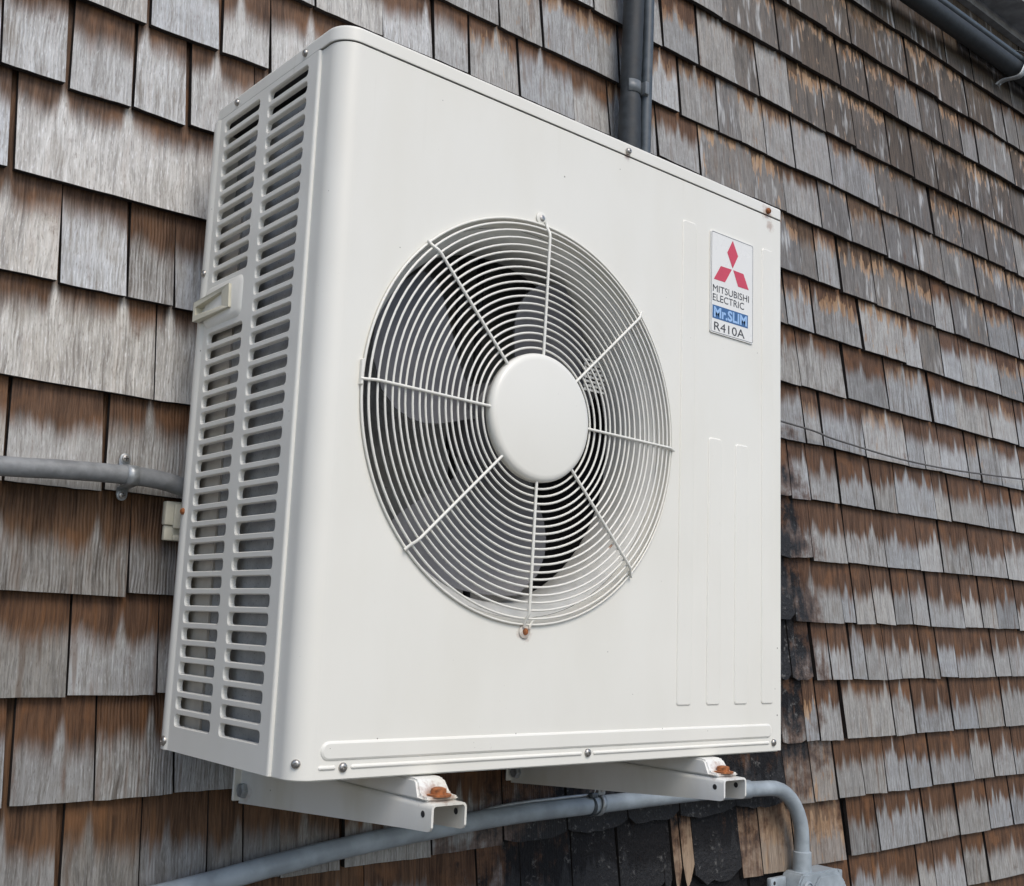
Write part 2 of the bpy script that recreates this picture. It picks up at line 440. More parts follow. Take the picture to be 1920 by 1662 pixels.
# ------------------------------------------------------------------ the shingled wall
YW = 0.457                      # plane of the shingle butts
random.seed(11)
ZR = [2.145, 2.005, 1.865, 1.722, 1.56, 1.411, 1.275, 1.123, .978, .829, .684, .543, .392, .239, .096, -.05, -.193, -.337, -.478]
ZL = [2.145, 2.005, 1.86, 1.70, 1.553, 1.407, 1.279, 1.126, .979, .825, .673, .520, .368, .216, .067, -.081, -.225, -.37, -.51]
while ZR[-1] > GZ + 0.06:
    ZR.append(ZR[-1] - .146); ZL.append(ZL[-1] - .146)
JOINTS = {
 1: [(2.129,.0024),(2.263,.0034),(2.427,.0027),(2.598,.0048),(2.857,.0063)],
 2: [(1.776,.0034),(1.895,.0043),(2.051,.0039),(2.2,.0049),(2.366,.0035),(2.557,.0056),(2.727,.005),(2.811,.0062)],
 3: [(1.331,.0015),(1.56,.0037),(1.661,.0019),(1.843,.0056),(1.983,.0037),(2.135,.004),(2.272,.005),(2.398,.0044),(2.517,.0055),(2.614,.0076),(2.856,.0052)],
 4: [(.888,.0056),(1.115,.0044),(1.243,.0071),(1.38,.0015),(1.481,.0042),(1.616,.0019),(1.77,.002),(1.914,.0043),(2.091,.0039),(2.221,.0049),(2.357,.0069),(2.553,.0055),(2.712,.0049)],
 5: [(.623,.0057),(.744,.0062),(.974,.0046),(1.179,.0113),(1.32,.0029),(1.409,.0015),(1.51,.0027),(1.631,.0031),(1.8,.0048),(2.027,.0037),(2.133,.0039),(2.325,.0151),(2.501,.0036),(2.656,.0057),(2.766,.0059)],
 6: [(.20,.003),(.345,.003),(.463,.0052),(.551,.0068),(.684,.0059),(.84,.0021),(.949,.0045),(1.104,.0065),(1.253,.0093),(1.459,.0015),(1.591,.0033),(1.748,.0033),(1.89,.0028),(2.064,.0045),(2.234,.0056),(2.381,.0043),(2.587,.0074),(2.703,.0048),(2.8,.004)],
 7: [(-.094,.0072),(.03,.0057),(.122,.0067),(1.66,.0019),(1.73,.0015),(1.836,.0149),(2.008,.0036),(2.184,.0063),(2.32,.005),(2.431,.0052),(2.525,.0027),(2.648,.0047),(2.843,.008)],
 8: [(-.305,.0019),(-.208,.0078),(-.107,.0034),(-.015,.009),(1.595,.0036),(1.713,.0102),(1.937,.0127),(2.152,.0031),(2.241,.0032),(2.36,.0042),(2.473,.0026),(2.565,.0054),(2.716,.0029)],
 9: [(-.274,.0097),(.06,.003),(1.652,.0031),(1.858,.0108),(2.061,.0037),(2.291,.0161),(2.43,.002),(2.647,.0055),(2.817,.0069)],
 10: [(-.19,.0051),(-.086,.0022),(-.01,.0035),(1.673,.0053),(1.747,.0054),(1.943,.0089),(2.158,.0024),(2.247,.0025),(2.338,.0026),(2.497,.0046),(2.571,.0114),(2.702,.003),(2.836,.0063)],
 11: [(-.029,.0015),(1.611,.0051),(1.692,.0015),(1.821,.0125),(1.982,.0045),(2.095,.0039),(2.304,.0026),(2.386,.0035),(2.607,.0057),(2.772,.0051)],
 12: [(-.236,.003),(-.094,.0041),(1.699,.0039),(1.852,.0042),(2.038,.0023),(2.208,.0033),(2.331,.0051),(2.498,.0055),(2.716,.005)],
 13: [(-.042,.0034),(1.625,.0038),(1.832,.0041),(1.888,.0015),(1.978,.0044),(2.075,.0031),(2.162,.0048),(2.253,.0066),(2.445,.0027),(2.553,.0046),(2.647,.0029),(2.78,.004)],
 14: [(-.117,.0026),(.017,.0018),(1.55,.003),(1.61,.004),(1.705,.0186),(1.778,.0051),(1.869,.0053),(1.937,.0041),(2.032,.0057),(2.104,.003),(2.214,.0046),(2.3,.0048),(2.398,.005),(2.483,.0026),(2.62,.0054),(2.717,.0028)],
 15: [(-.185,.0099),(-.063,.0022),(.058,.0024),(1.57,.003),(1.667,.0036),(1.725,.0062),(1.833,.0169),(2.065,.0072),(2.166,.0075),(2.366,.0073),(2.509,.0052),(2.665,.0064)],
 16: [(-.102,.0073),(.016,.0017),(.123,.0016),(.184,.0015),(.25,.0017),(.366,.0075),(.55,.003),(.716,.0041),(.88,.003),(1.05,.003),(1.21,.004),(1.40,.003),(1.593,.0058),(1.70,.0015),(1.799,.0089),(1.918,.004),(2.023,.0056),(2.131,.0037),(2.244,.0069),(2.474,.0042),(2.593,.0044),(2.723,.0046)],
 17: [(.30,.003),(.421,.0015),(.552,.0023),(.665,.002),(.768,.0027),(.90,.003),(1.03,.004),(1.165,.003),(1.192,.006),(1.221,.003),(1.262,.005),(1.425,.005),(1.50,.002),(1.627,.0047),(1.843,.0193),(1.985,.0068),(2.209,.0075),(2.384,.0073),(2.56,.0069),(2.699,.0055)],
 18: [(1.862,.0077),(1.964,.0027),(2.075,.0042),(2.176,.0059),(2.259,.0031),(2.417,.0049),(2.547,.0103)],
}
XA, XB = -1.3, 3.7
def complete(js, zc):
    """fill the stretches behind the unit and beyond the frame with shingles of usual widths"""
    pts = [(XA, 0.0)] + sorted(js) + [(XB, 0.0)]
    out = []
    for (a, ga), (b, gb) in zip(pts, pts[1:]):
        out.append((a, ga))
        if b - a > 0.335:
            x = a
            while True:
                x += random.uniform(0.085, 0.20)
                if x > b - 0.07: break
                if zc < 1.2 and not (x < -.31 or x > 2.86 or .07 < x < 1.53): continue
                out.append((x, random.choice((.002, .003, .004, .006, .009))))
    out.append(pts[-1])
    return out

def project(x, y, z):
    d = Vector((x, y, z)) - Vector(CAM)
    w_ = d.dot(_f)
    return 960 + FPX * d.dot(_r) / w_, 831 - FPX * d.dot(_u) / w_
SIL = [(310, 1400), (412, 218), (630, 55), (1462, 400), (1458, 1402), (546, 1460)]
def in_sil(px, py):
    c = False
    for (x1, y1), (x2, y2) in zip(SIL, SIL[1:] + SIL[:1]):
        if (y1 > py) != (y2 > py) and px < (x2 - x1) * (py - y1) / (y2 - y1) + x1: c = not c
    return c
def shows(x0, x1, z0, e):
    """does any of the exposed face fall inside the frame, clear of the unit"""
    for i in range(7):
        for k in range(5):
            px, py = project(x0 + (x1 - x0) * i / 6, YW, z0 + e * (0.04 + 0.92 * k / 4))
            if -4 < px < 1924 and -4 < py < 1666 and not in_sil(px, py): return True
    return False

def scorch(x, z):
    """how far the old fire reached: strongest below the unit, climbing its right flank"""
    a = 1.62 - math.hypot((x - 1.14) / 0.46, (z + 0.42) / 0.34)
    b = 1.02 - math.hypot((x - 1.54) / 0.27, (z - 0.08) / 0.85)
    c = 0.9 - math.hypot((x - 1.50) / 0.20, (z + 0.10) / 0.22)
    return max(0.0, min(1.0, max(a, b, c)))

OVERRIDE = {  # (course, x inside the shingle): split faces that show fresh wood in the scorched part
 (17, 1.207): dict(tan=1.6, char=0.14, ctop=2.4, taper=.045), (17, 1.24): dict(tan=1.7, char=0.02, ctop=2.8, taper=.05),
 (17, 1.46): dict(tan=1.5, char=0.22, ctop=2.6), (17, 1.56): dict(tan=1.45, char=0.04, ctop=2.0), (17, 1.73): dict(tan=1.36, char=0.08, ctop=1.9),
 (16, 1.65): dict(tan=1.34, char=0.12, ctop=3.2, cap=.2), (16, 1.75): dict(tan=1.32, char=0.06, ctop=2.4, cap=.2), (15, 1.62): dict(char=0.45, ctop=1.0), (15, 1.70): dict(char=0.22, tan=0.9),
 (1, 2.95): dict(dark=0.7, tone=0.8),
}
def wear_and_light(k, x0, x1, z0, e):
    xm, zm = (x0 + x1) / 2, z0 + e / 2
    r = random.random
    cap = e * random.uniform(0.66, 0.80); jag = random.uniform(0.25, 0.6); tone = random.uniform(0.86, 1.16)
    tan = 0.0; dark = 0.0; comb = random.choice((0.0, 0.1, 0.2, 0.35, 0.6, 1.0))
    if r() < 0.10: tone *= 0.78
    if xm < 0.45 and zm > 0.5:                       # silver upper left, with the sky's sheen put into a lighter tone
        tone *= 1.22; cap = e * random.uniform(0.60, 0.80); jag = random.uniform(0.1, 0.35)
    elif xm < 0.45:                                  # bottom left: browner, with weaker ambient light put in as a darker tone
        t = min(1, (0.5 - zm) / 0.5)
        tone *= 0.98 - 0.26 * t; cap = e * random.uniform(0.52, 0.72) ; jag = random.uniform(0.2, 0.5)
        if k == 13: cap = e * 0.5; tone *= 0.72; dark = 0.25; comb = 1.0
        if k == 12: cap = e * 0.62
        if k >= 16: tone *= 0.80; cap = e * random.uniform(0.42, 0.6); dark = 0.2
    elif zm < 0.62:                                  # lower right: deep brown heads with dripping fringes
        cap = e * random.uniform(0.49, 0.66); jag = random.uniform(0.35, 0.95); tone *= 0.80 if zm > 0.1 else 0.72
        if k >= 17: cap = e * random.uniform(0.48, 0.62)
    elif zm > 1.34 and xm > 1.2:                     # towards the eave: darker and browner, with flaked patches
        t = min(1, max(0, (zm - 1.34) / 0.45)) * min(1, max(0, (xm - 1.2) / 0.9))
        tone *= 0.74 - 0.20 * t; dark = min(1, 0.6 + 0.6 * t) * random.uniform(0.85, 1.1); tan = random.uniform(0.1, 0.9) if zm < 1.95 else 0.15
        cap = e * random.uniform(0.74, 0.95); jag = random.uniform(0.6, 1.0)
        if r() < (0.42 if xm < 1.95 else 0.12): dark *= 0.45; tone *= 1.45; tan *= 0.4
    elif xm > 1.2 and zm > 1.05:
        tan = random.uniform(0.05, 0.85); jag = random.uniform(0.3, 0.7); cap = e * random.uniform(0.60, 0.80); dark = 0.6 if r() < 0.5 else 0; tone *= 0.80
    elif xm > 1.2:
        tan = 0.25 if r() < 0.25 else 0.0; cap = e * random.uniform(0.56, 0.74); tone *= 0.84
    else:
        tan = 0.3 if r() < 0.4 else 0.05; tone *= 0.94; cap = e * random.uniform(0.56, 0.78)
    char = scorch(xm, zm)
    cap *= random.choice((0.86, 0.94, 1.0, 1.0, 1.05, 1.12))
    crack = (random.uniform(.2, .8) * (x1 - x0), random.uniform(.04, .16), random.uniform(.0007, .0016)) if r() < 0.3 else (-1.0, .01, .0005)
    d = dict(x=x0, z=z0, crack=crack, cap=cap, jag=jag, tone=tone, tan=tan, dark=dark, char=char, comb=comb)
    for (kk, xx), ov in OVERRIDE.items():
        if kk == k and x0 < xx < x1: d.update(ov); d['fix'] = 'char' in ov
    return d

SLOPE = 0.0136
THK = 0.0118
def shingle_geo(x0, x1, z0, e, wr, ja, jb, seed, top=None, lean=0.0):
    """local coords: origin at the left end of the butt"""
    wd = x1 - x0
    L = e + 0.165
    if top is not None: L = min(L, top - z0)
    n = max(4, min(9, int(wd / 0.018)))
    sl = SLOPE / 0.148
    cup = random.uniform(-0.0012, 0.0018)
    er = max(0.0, wr['char'] - 0.3)
    ll, lr = lean + random.uniform(-.004, .004), lean + random.uniform(-.004, .004)
    tilt = random.uniform(-0.0018, 0.0018)
    bot = []; topv = []
    for i in range(n + 1):
        t = i / n
        jz = random.uniform(-0.0006, 0.0006) + tilt * (t - .5) * 2
        if er > 0: jz += er * (0.030 * (2 * t - 1) ** 4 + random.uniform(0, 0.016))
        jz += wr.get('taper', 0) * abs(2 * t - 1) ** 1.6
        x = wd * t + (random.uniform(-.002, .002) if 0 < i < n else 0)
        bot.append((x, -cup * math.sin(math.pi * t), jz))
        lx = -(ll * (1 - t) + lr * t) * L / e
        topv.append((wd * t + lx, sl * L, L))
    V = []
    V += bot + topv
    V += [(x, y + THK, z) for x, y, z in bot] + [(x, y + THK * 0.55, z) for x, y, z in topv]
    N = n + 1
    F = [(i, i + 1, N + i + 1, N + i) for i in range(n)]
    F += [(2 * N + i + 1, 2 * N + i, i, i + 1)[::-1] if False else (i, 2 * N + i, 2 * N + i + 1, i + 1) for i in range(n)]
    F += [(0, N, 3 * N, 2 * N), (n, 2 * N + n, 3 * N + n, N + n)]
    uv = [(v[0], v[2], seed) for v in V]
    return V, F, uv

class ShingleMesh:
    def __init__(s): s.v = []; s.f = []; s.e = []; s.a = [[], [], [], [], []]
    def add(s, V, F, uv, wr, ja, jb, off=(0, 0, 0)):
        n = len(s.v)
        s.v += [(x + off[0], y + off[1], z + off[2]) for x, y, z in V]
        s.f += [tuple(i + n for i in q) for q in F]
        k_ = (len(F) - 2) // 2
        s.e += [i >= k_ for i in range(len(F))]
        s.a[0] += uv
        s.a[1] += [(wr['cap'], wr['jag'], wr['tone'])] * len(V)
        s.a[2] += [(wr['tan'], wr['dark'], wr['char'] + wr.get('ctop', 0) * q[2] if wr.get('fix') else scorch(wr['x'] + q[0], wr['z'] + q[2])) for q in V]
        s.a[3] += [(ja, jb, wr['comb'])] * len(V)
        s.a[4] += [wr['crack']] * len(V)
    def build(s, name, parent):
        me = bpy.data.meshes.new(name)
        me.from_pydata(s.v, [], s.f)
        for nm, data in zip(('shuv', 'wearlight', 'wearb', 'wearc', 'weard'), s.a):
            at = me.attributes.new(nm, 'FLOAT_VECTOR', 'POINT')
            at.data.foreach_set('vector', [c for q in data for c in q])
        me.materials.append(M['wood']); me.materials.append(M['endgrain_shade'])
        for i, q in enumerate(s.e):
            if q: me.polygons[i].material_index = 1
        me.update()
        return link(bpy.data.objects.new(name, me), parent)

wall = empty('shingled_wall', (0, YW, GZ), 'weathered cedar shingle wall, silver grey with brown streaks, behind the unit', 'wall')
rest = ShingleMesh()
count = 0
prev = []
for k in range(len(ZR)):
    js = complete(JOINTS.get(k, []), ZR[k])
    for (a, ga), (b, gb) in zip(js, js[1:]):
        x0, x1 = a + ga / 2 + .0004, b - gb / 2 - .0004
        xm = (x0 + x1) / 2
        t = min(1.2, max(-.3, (xm + .2) / 2.4))
        z0 = ZL[k] * (1 - t) + ZR[k] * t + random.uniform(-.0022, .0022)
        ztop = (ZL[k - 1] * (1 - t) + ZR[k - 1] * t) if k else z0 + .15
        e = ztop - z0
        wr = wear_and_light(k, x0, x1, z0, e)
        above = [q - x0 for q, _ in prev if x0 + .008 < q < x1 - .008]
        random.shuffle(above)
        ja = above[0] if above else -1.0
        jb = above[1] if len(above) > 1 else -1.0
        lean = 0.004 + (0.006 if xm > 1.4 else 0)
        V, F, uv = shingle_geo(x0, x1, z0, e, wr, ja, jb, random.random(), top=2.298, lean=lean)
        dy = random.uniform(-.0014, .0012)
        if shows(x0, x1, z0, e) and count < 299:
            sm = ShingleMesh(); sm.add(V, F, uv, wr, ja, jb)
            o = sm.build('shingle', wall)
            o.location = (x0, dy, z0 - GZ)
            count += 1
        else:
            rest.add(V, F, uv, wr, ja, jb, (x0, dy, z0 - GZ))
    prev = js
print('shingles as parts:', count)
tag(rest.build('hidden_shingles', wall), kind='stuff')
sh = MB().box(XA, XB, 0.034, 0.16, 0.0, 2.30 - GZ).build('sheathing', M['sheath'], wall)

# ------------------------------------------------------------------ eave over the wall
eave = empty('roof_eave', (1.2, YW, 2.30), 'grey painted eave board along the top of the shingle wall', 'eave')
MB().box(XA - 1.2, XB - 1.2, -0.096, 0.2, 0.0, 0.018).build('soffit', M['soffit'], eave)
MB().box(XA - 1.2, XB - 1.2, -0.112, -0.0965, -0.006, 0.15).build('fascia', M['soffit'], eave)
MB().box(XA - 1.2, XB - 1.2, -0.012, 0.02, -0.034, -0.0005).build('frieze_strip', M['soffit'], eave)
MB().add([(XA - 1.2, -0.15, 0.152), (XB - 1.2, -0.15, 0.152), (XB - 1.2, 3.2, 1.6), (XA - 1.2, 3.2, 1.6),
          (XA - 1.2, -0.15, 0.172), (XB - 1.2, -0.15, 0.172), (XB - 1.2, 3.2, 1.62), (XA - 1.2, 3.2, 1.62)],
         [(0, 3, 2, 1), (4, 5, 6, 7), (0, 1, 5, 4), (1, 2, 6, 5), (2, 3, 7, 6), (3, 0, 4, 7)]).build('roof', M['soffit'], eave)

# ------------------------------------------------------------------ the outdoor unit
W, H, D = 0.95, 0.978, 0.378
SEAM = 0.955
FC = (0.358, 0.492)
unit = empty('outdoor_unit', (0, 0, 0), 'cream heat pump outdoor unit with round fan guard, mounted on the wall', 'heat pump')

def ring_fill(rect, hole, mk):
    """quads between a rectangle and a convex hole; rect (a0,a1,b0,b1), hole list of 2D points"""
    a0, a1, b0, b1 = rect
    c = (sum(p[0] for p in hole) / len(hole), sum(p[1] for p in hole) / len(hole))
    out = []
    for p in hole:
        dx, dy = p[0] - c[0], p[1] - c[1]
        ts = []
        if dx > 1e-9: ts.append((a1 - c[0]) / dx)
        if dx < -1e-9: ts.append((a0 - c[0]) / dx)
        if dy > 1e-9: ts.append((b1 - c[1]) / dy)
        if dy < -1e-9: ts.append((b0 - c[1]) / dy)
        t = min(ts); out.append((c[0] + dx * t, c[1] + dy * t))
    return out

# front panel: flat sheet with a round opening, rolled round the left corner
angs = [2 * math.pi * i / 144 for i in range(144)]
RC = 0.030
rect = (RC, W - 0.004, 0.0, SEAM - .0005)
for cx, cz in ((rect[0], rect[2]), (rect[1], rect[2]), (rect[0], rect[3]), (rect[1], rect[3])):
    angs.append(math.atan2(cz - FC[1], cx - FC[0]) % (2 * math.pi))
angs.sort()
R0 = 0.2985
hole = [(FC[0] + R0 * math.cos(a), FC[1] + R0 * math.sin(a)) for a in angs]
outr = []
for a in angs:
    dx, dz = math.cos(a), math.sin(a)
    t = min(((rect[1] if dx > 0 else rect[0]) - FC[0]) / dx if abs(dx) > 1e-9 else 9, ((rect[3] if dz > 0 else rect[2]) - FC[1]) / dz if abs(dz) > 1e-9 else 9)
    outr.append((FC[0] + dx * t, FC[1] + dz * t))
mb = MB()
n = len(angs)
mb.add([(x, 0, z) for x, z in outr] + [(x, 0, z) for x, z in hole], [(i, (i + 1) % n, n + (i + 1) % n, n + i) for i in range(n)])
prof = [(0.2985, 0.0), (0.2968, 0.0006), (0.2955, 0.0022), (0.2946, 0.006), (0.293, 0.012), (0.288, 0.022)]
v = []; f = []
for a in angs:
    for r, y in prof: v.append((FC[0] + r * math.cos(a), y, FC[1] + r * math.sin(a)))
m = len(prof)
for i in range(n):
    for k in range(m - 1): f.append((i * m + k, i * m + k + 1, ((i + 1) % n) * m + k + 1, ((i + 1) % n) * m + k))
mb.add(v, f)
# rolled left corner and right fold
def strip(path, z0, z1):
    v = [(x, y, z0) for x, y in path] + [(x, y, z1) for x, y in path]; k = len(path)
    return v, [(i, i + 1, k + i + 1, k + i) for i in range(k - 1)]
arc = [(RC - RC * math.sin(t * math.pi / 2 / 12), RC - RC * math.cos(t * math.pi / 2 / 12)) for t in range(13)] + [(0.0, 0.058)]
mb.add(*strip(arc, 0, SEAM - .0005))
arc2 = [(W - .004 + .004 * math.sin(t * math.pi / 8), .004 - .004 * math.cos(t * math.pi / 8)) for t in range(5)] + [(W, 0.05)]
mb.add(*strip(arc2, 0, SEAM - .0005))
front = flat_plane(mb.build('front_panel', M['paint'], unit, True, 60), 1, 0.0)

# deep fan shroud behind the opening
fix_normals(MB().lathe(FC, [(0.2875, 0.0222), (0.278, 0.034), (0.2705, 0.048), (0.2665, 0.068), (0.2665, 0.105), (0.272, 0.125)], 120).build('fan_shroud', M['shroud'], unit, True, 60))

# lid: rounded cap over the seam
def rrect(x0, x1, y0, y1, rs, k=8):
    """plan outline, corners: front-left, front-right, back-right, back-left"""
    P = []
    for (cx, cy, r, a0) in ((x0, y0, rs[0], 180), (x1, y0, rs[1], 270), (x1, y1, rs[2], 0), (x0, y1, rs[3], 90)):
        ox = cx + r if cx == x0 else cx - r; oy = cy + r if cy == y0 else cy - r
        for i in range(k + 1):
            a = math.radians(a0 + 90 * i / k); P.append((ox + r * math.cos(a), oy + r * math.sin(a)))
    return P
mb = MB(); rings = []
for off, z in ((-0.0045, SEAM + 0.0016), (-0.0006, SEAM + 0.0012), (0.0, SEAM + 0.0018), (0.0, SEAM + 0.0028), (0.0, H - 0.0048), (0.0, H - 0.0036), (-0.0007, H - 0.0016), (-0.0021, H - 0.0005), (-0.0042, H), (-0.0075, H)):
    rings.append([(x, y, z) for x, y in rrect(-0.0030 - off, W + 0.002 + off, -0.0018 - off, D + off, (0.034 + off, 0.010 + off, 0.010 + off, 0.014 + off))])
k = len(rings[0])
v = [q for r in rings for q in r]; f = []
for j in range(len(rings) - 1):
    for i in range(k): f.append((j * k + i, j * k + (i + 1) % k, (j + 1) * k + (i + 1) % k, (j + 1) * k + i))
f.append(tuple((len(rings) - 1) * k + i for i in range(k)))
mb.add(v, f)
lid = fix_normals(mb.build('lid', M['paint'], unit, True, 45))
# seam shadow gap: inner core below the lid
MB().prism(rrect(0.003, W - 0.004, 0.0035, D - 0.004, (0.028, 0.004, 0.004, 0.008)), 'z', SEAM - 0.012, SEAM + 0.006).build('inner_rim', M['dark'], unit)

# slotted side panel
SX = -0.0045
PITCH_S, NS = 0.02414, 38
Z0S = 0.043
colF, colB = (0.081, 0.193), (0.222, 0.335)
sh_ = 0.0079            # half slot height
def rslot(a0, a1, b0, b1, r, k=4):
    P = []
    for (cx, cy, st) in ((a1 - r, b1 - r, 0), (a0 + r, b1 - r, 90), (a0 + r, b0 + r, 180), (a1 - r, b0 + r, 270)):
        for i in range(k + 1):
            a = math.radians(st + 90 * i / k); P.append((cx + r * math.cos(a), cy + r * math.sin(a)))
    return P
mb = MB()
def slot_cell(ya, yb, za, zb, sy0, sy1, zc):
    big = rslot(sy0 - .0016, sy1 + .0016, zc - sh_ - .0014, zc + sh_ + .0014, .0068)
    loops = [(big, SX), (rslot(sy0 - .0006, sy1 + .0006, zc - sh_ - .0004, zc + sh_ + .0004, .0062), SX + .0007),
             (rslot(sy0, sy1, zc - sh_, zc + sh_, .0058), SX + .0024), (rslot(sy0, sy1, zc - sh_, zc + sh_, .0058), SX + .0075)]
    c = ((sy0 + sy1) / 2, zc)
    # outer boundary with the cell corners inserted
    pts = []
    n = len(big)
    outer = []
    cell = [(yb, zb), (ya, zb), (ya, za), (yb, za)]
    q = n // 4
    for i, p in enumerate(big):
        side = i // q; j = i % q
        if j == q // 2: outer.append(cell[side])
        elif side == 0: outer.append((yb, p[1]) if j < q // 2 else (p[0], zb))
        elif side == 1: outer.append((p[0], zb) if j < q // 2 else (ya, p[1]))
        elif side == 2: outer.append((ya, p[1]) if j < q // 2 else (p[0], za))
        else: outer.append((p[0], za) if j < q // 2 else (yb, p[1]))
    v = [(SX, y, z) for y, z in outer]; f = []
    for lp, x in loops: v += [(x, y, z) for y, z in lp]
    for L in range(len(loops)):
        for i in range(n): f.append((L * n + i, L * n + (i + 1) % n, (L + 1) * n + (i + 1) % n, (L + 1) * n + i))
    mb.add(v, f)
YM = 0.2075
zlo, zhi = Z0S - PITCH_S / 2, Z0S + PITCH_S * (NS - 0.5)
for i in range(NS):
    zc = Z0S + i * PITCH_S
    slot_cell(0.066, YM, zc - PITCH_S / 2, zc + PITCH_S / 2, colF[0], colF[1], zc)
    if not (24 <= i <= 26):
        slot_cell(YM, 0.350, zc - PITCH_S / 2, zc + PITCH_S / 2, colB[0], colB[1], zc)
hz0, hz1 = Z0S + 23.5 * PITCH_S, Z0S + 26.5 * PITCH_S
def quad(y0, y1, z0, z1, x=SX): mb.add([(x, y0, z0), (x, y1, z0), (x, y1, z1), (x, y0, z1)], [(0, 1, 2, 3)])
# handle plate area with a pressed rounded step
hy0, hy1 = 0.2235, 0.350
P1 = rslot(0.228, 0.3465, hz0 + .005, hz1 - .004, .012, 4); P2 = rslot(0.233, 0.345, hz0 + .010, hz1 - .009, .010, 4)
n = len(P1); q = n // 4; cell = [(hy1, hz1), (YM, hz1), (YM, hz0), (hy1, hz0)]; outer = []
for i, p in enumerate(P1):
    side = i // q; j = i % q
    if j == q // 2: outer.append(cell[side])
    elif side == 0: outer.append((hy1, p[1]) if j < q // 2 else (p[0], hz1))
    elif side == 1: outer.append((p[0], hz1) if j < q // 2 else (YM, p[1]))
    elif side == 2: outer.append((YM, p[1]) if j < q // 2 else (p[0], hz0))
    else: outer.append((p[0], hz0) if j < q // 2 else (hy1, p[1]))
v = [(SX, y, z) for y, z in outer] + [(SX, y, z) for y, z in P1] + [(SX - .004, y, z) for y, z in P2]
mb.add(v, [(i, (i + 1) % n, n + (i + 1) % n, n + i) for i in range(n)] + [(n + i, n + (i + 1) % n, 2 * n + (i + 1) % n, 2 * n + i) for i in range(n)] + [tuple(2 * n + i for i in range(n))])
# plain margins and rolled edges
quad(0.066, 0.350, 0.0, zlo); quad(0.066, 0.350, zhi, SEAM - .0005)
for path in ([(0.0025, 0.0515), (-0.001, 0.0515), (-0.0032, 0.0522), (-0.0042, 0.0538), (SX, 0.056), (SX, 0.066)],
             [(SX, 0.350), (SX - .0005, 0.353), (SX - .0022, 0.3555), (SX - .0022, 0.366), (SX - .0012, 0.372), (0.003, 0.3755), (0.006, 0.3755)]):
    mb.add(*strip(path, 0.0, SEAM - .0005))
mb.add([(SX, .0562, 0), (SX, .352, 0), (0.004, .352, -0.0004), (0.004, .0562, -0.0004)], [(0, 1, 2, 3)])
side = flat_plane(mb.build('side_panel', M['paint'], unit, True, 60), 0, SX)

# moulded grab handle in the side panel
mb = MB()
y0, y1, z0, z1 = 0.254, 0.362, 0.628, 0.668
x0 = SX - 0.0042
def hp(y, z, x): return (x, y, z)
o_ = [(y0, z0 + .004), (y1, z0), (y1, z1 - .010), (y0 + .004, z1)]
i_ = [(y0 + .024, z0 + .010), (y1 - .006, z0 + .009), (y1 - .006, z1 - .018), (y0 + .028, z1 - .007)]
v = [hp(a, b, x0) for a, b in o_] + [hp(a, b, x0 - (0.010 if j in (1, 2) else 0.004)) for j, (a, b) in enumerate(o_)] + \
    [hp(a, b, x0 - (0.0095 if j in (1, 2) else 0.0035)) for j, (a, b) in enumerate(i_)] + [hp(a, b, x0 + 0.020) for a, b in i_]
f = []
for L in range(3):
    for j in range(4): f.append((L * 4 + j, L * 4 + (j + 1) % 4, (L + 1) * 4 + (j + 1) % 4, (L + 1) * 4 + j))
mb.add(v, f)
mb.add([hp(a, b, x0 + 0.020) for a, b in i_], [(0, 1, 2, 3)])
handle = fix_normals(mb.build('handle', M['plastic'], unit))

# right side, back frame, base pan
MB().bbox(W - 0.0022, W, 0.052, D - 0.002, 0.0, SEAM - .004, .0008, 1).build('right_panel', M['paint'], unit)
MB().prism(rrect(0.004, W - .004, 0.004, D - .004, (.028, .004, .004, .004)), 'z', -.002, .0115).build('base_pan', M['paint'], unit)
MB().box(0.70, W - .003, D - .006, D - .003, .012, SEAM - .013).build('back_panel', M['paint'], unit)
MB().box(0.006, 0.05, D - .006, D - .003, .012, SEAM - .013).build('back_panel', M['paint'], unit)
# condenser coil (L shaped) and inner pieces
mb = MB()
mb.box(0.014, 0.034, 0.066, 0.284, .014, SEAM - .045)
mb.box(0.036, 0.69, D - .040, D - .012, .014, SEAM - .02)
mb.box(0.036, 0.05, 0.29, D - .04, .014, SEAM - .02)
mb.build('coil', M['coil'], unit)
mb = MB()
mb.box(0.012, 0.0155, 0.288, 0.366, .030, 0.795)
mb.build('inner_plate', M['beige'], unit)
mb = MB()
mb.box(0.652, 0.656, 0.128, D - .045, .012, SEAM - .014)
mb.box(0.036, 0.652, 0.13, D - .045, SEAM - .03, SEAM - .026)
mb.build('divider', M['dark'], unit)
# pale lattice added inside, standing for light coming through the rear coil
mb = MB()
lx, ly, lz = 0.551, 0.098, 0.608
for i in range(4): mb.box(lx + i * .0125, lx + i * .0125 + .003, ly, ly + .002, lz - .027, lz + .027)
for j in range(8): mb.box(lx - .003, lx + .044, ly - .0022, ly - .0004, lz - .027 + j * .0072, lz - .027 + j * .0072 + .0034)
mb.build('lattice', M['label'], unit)

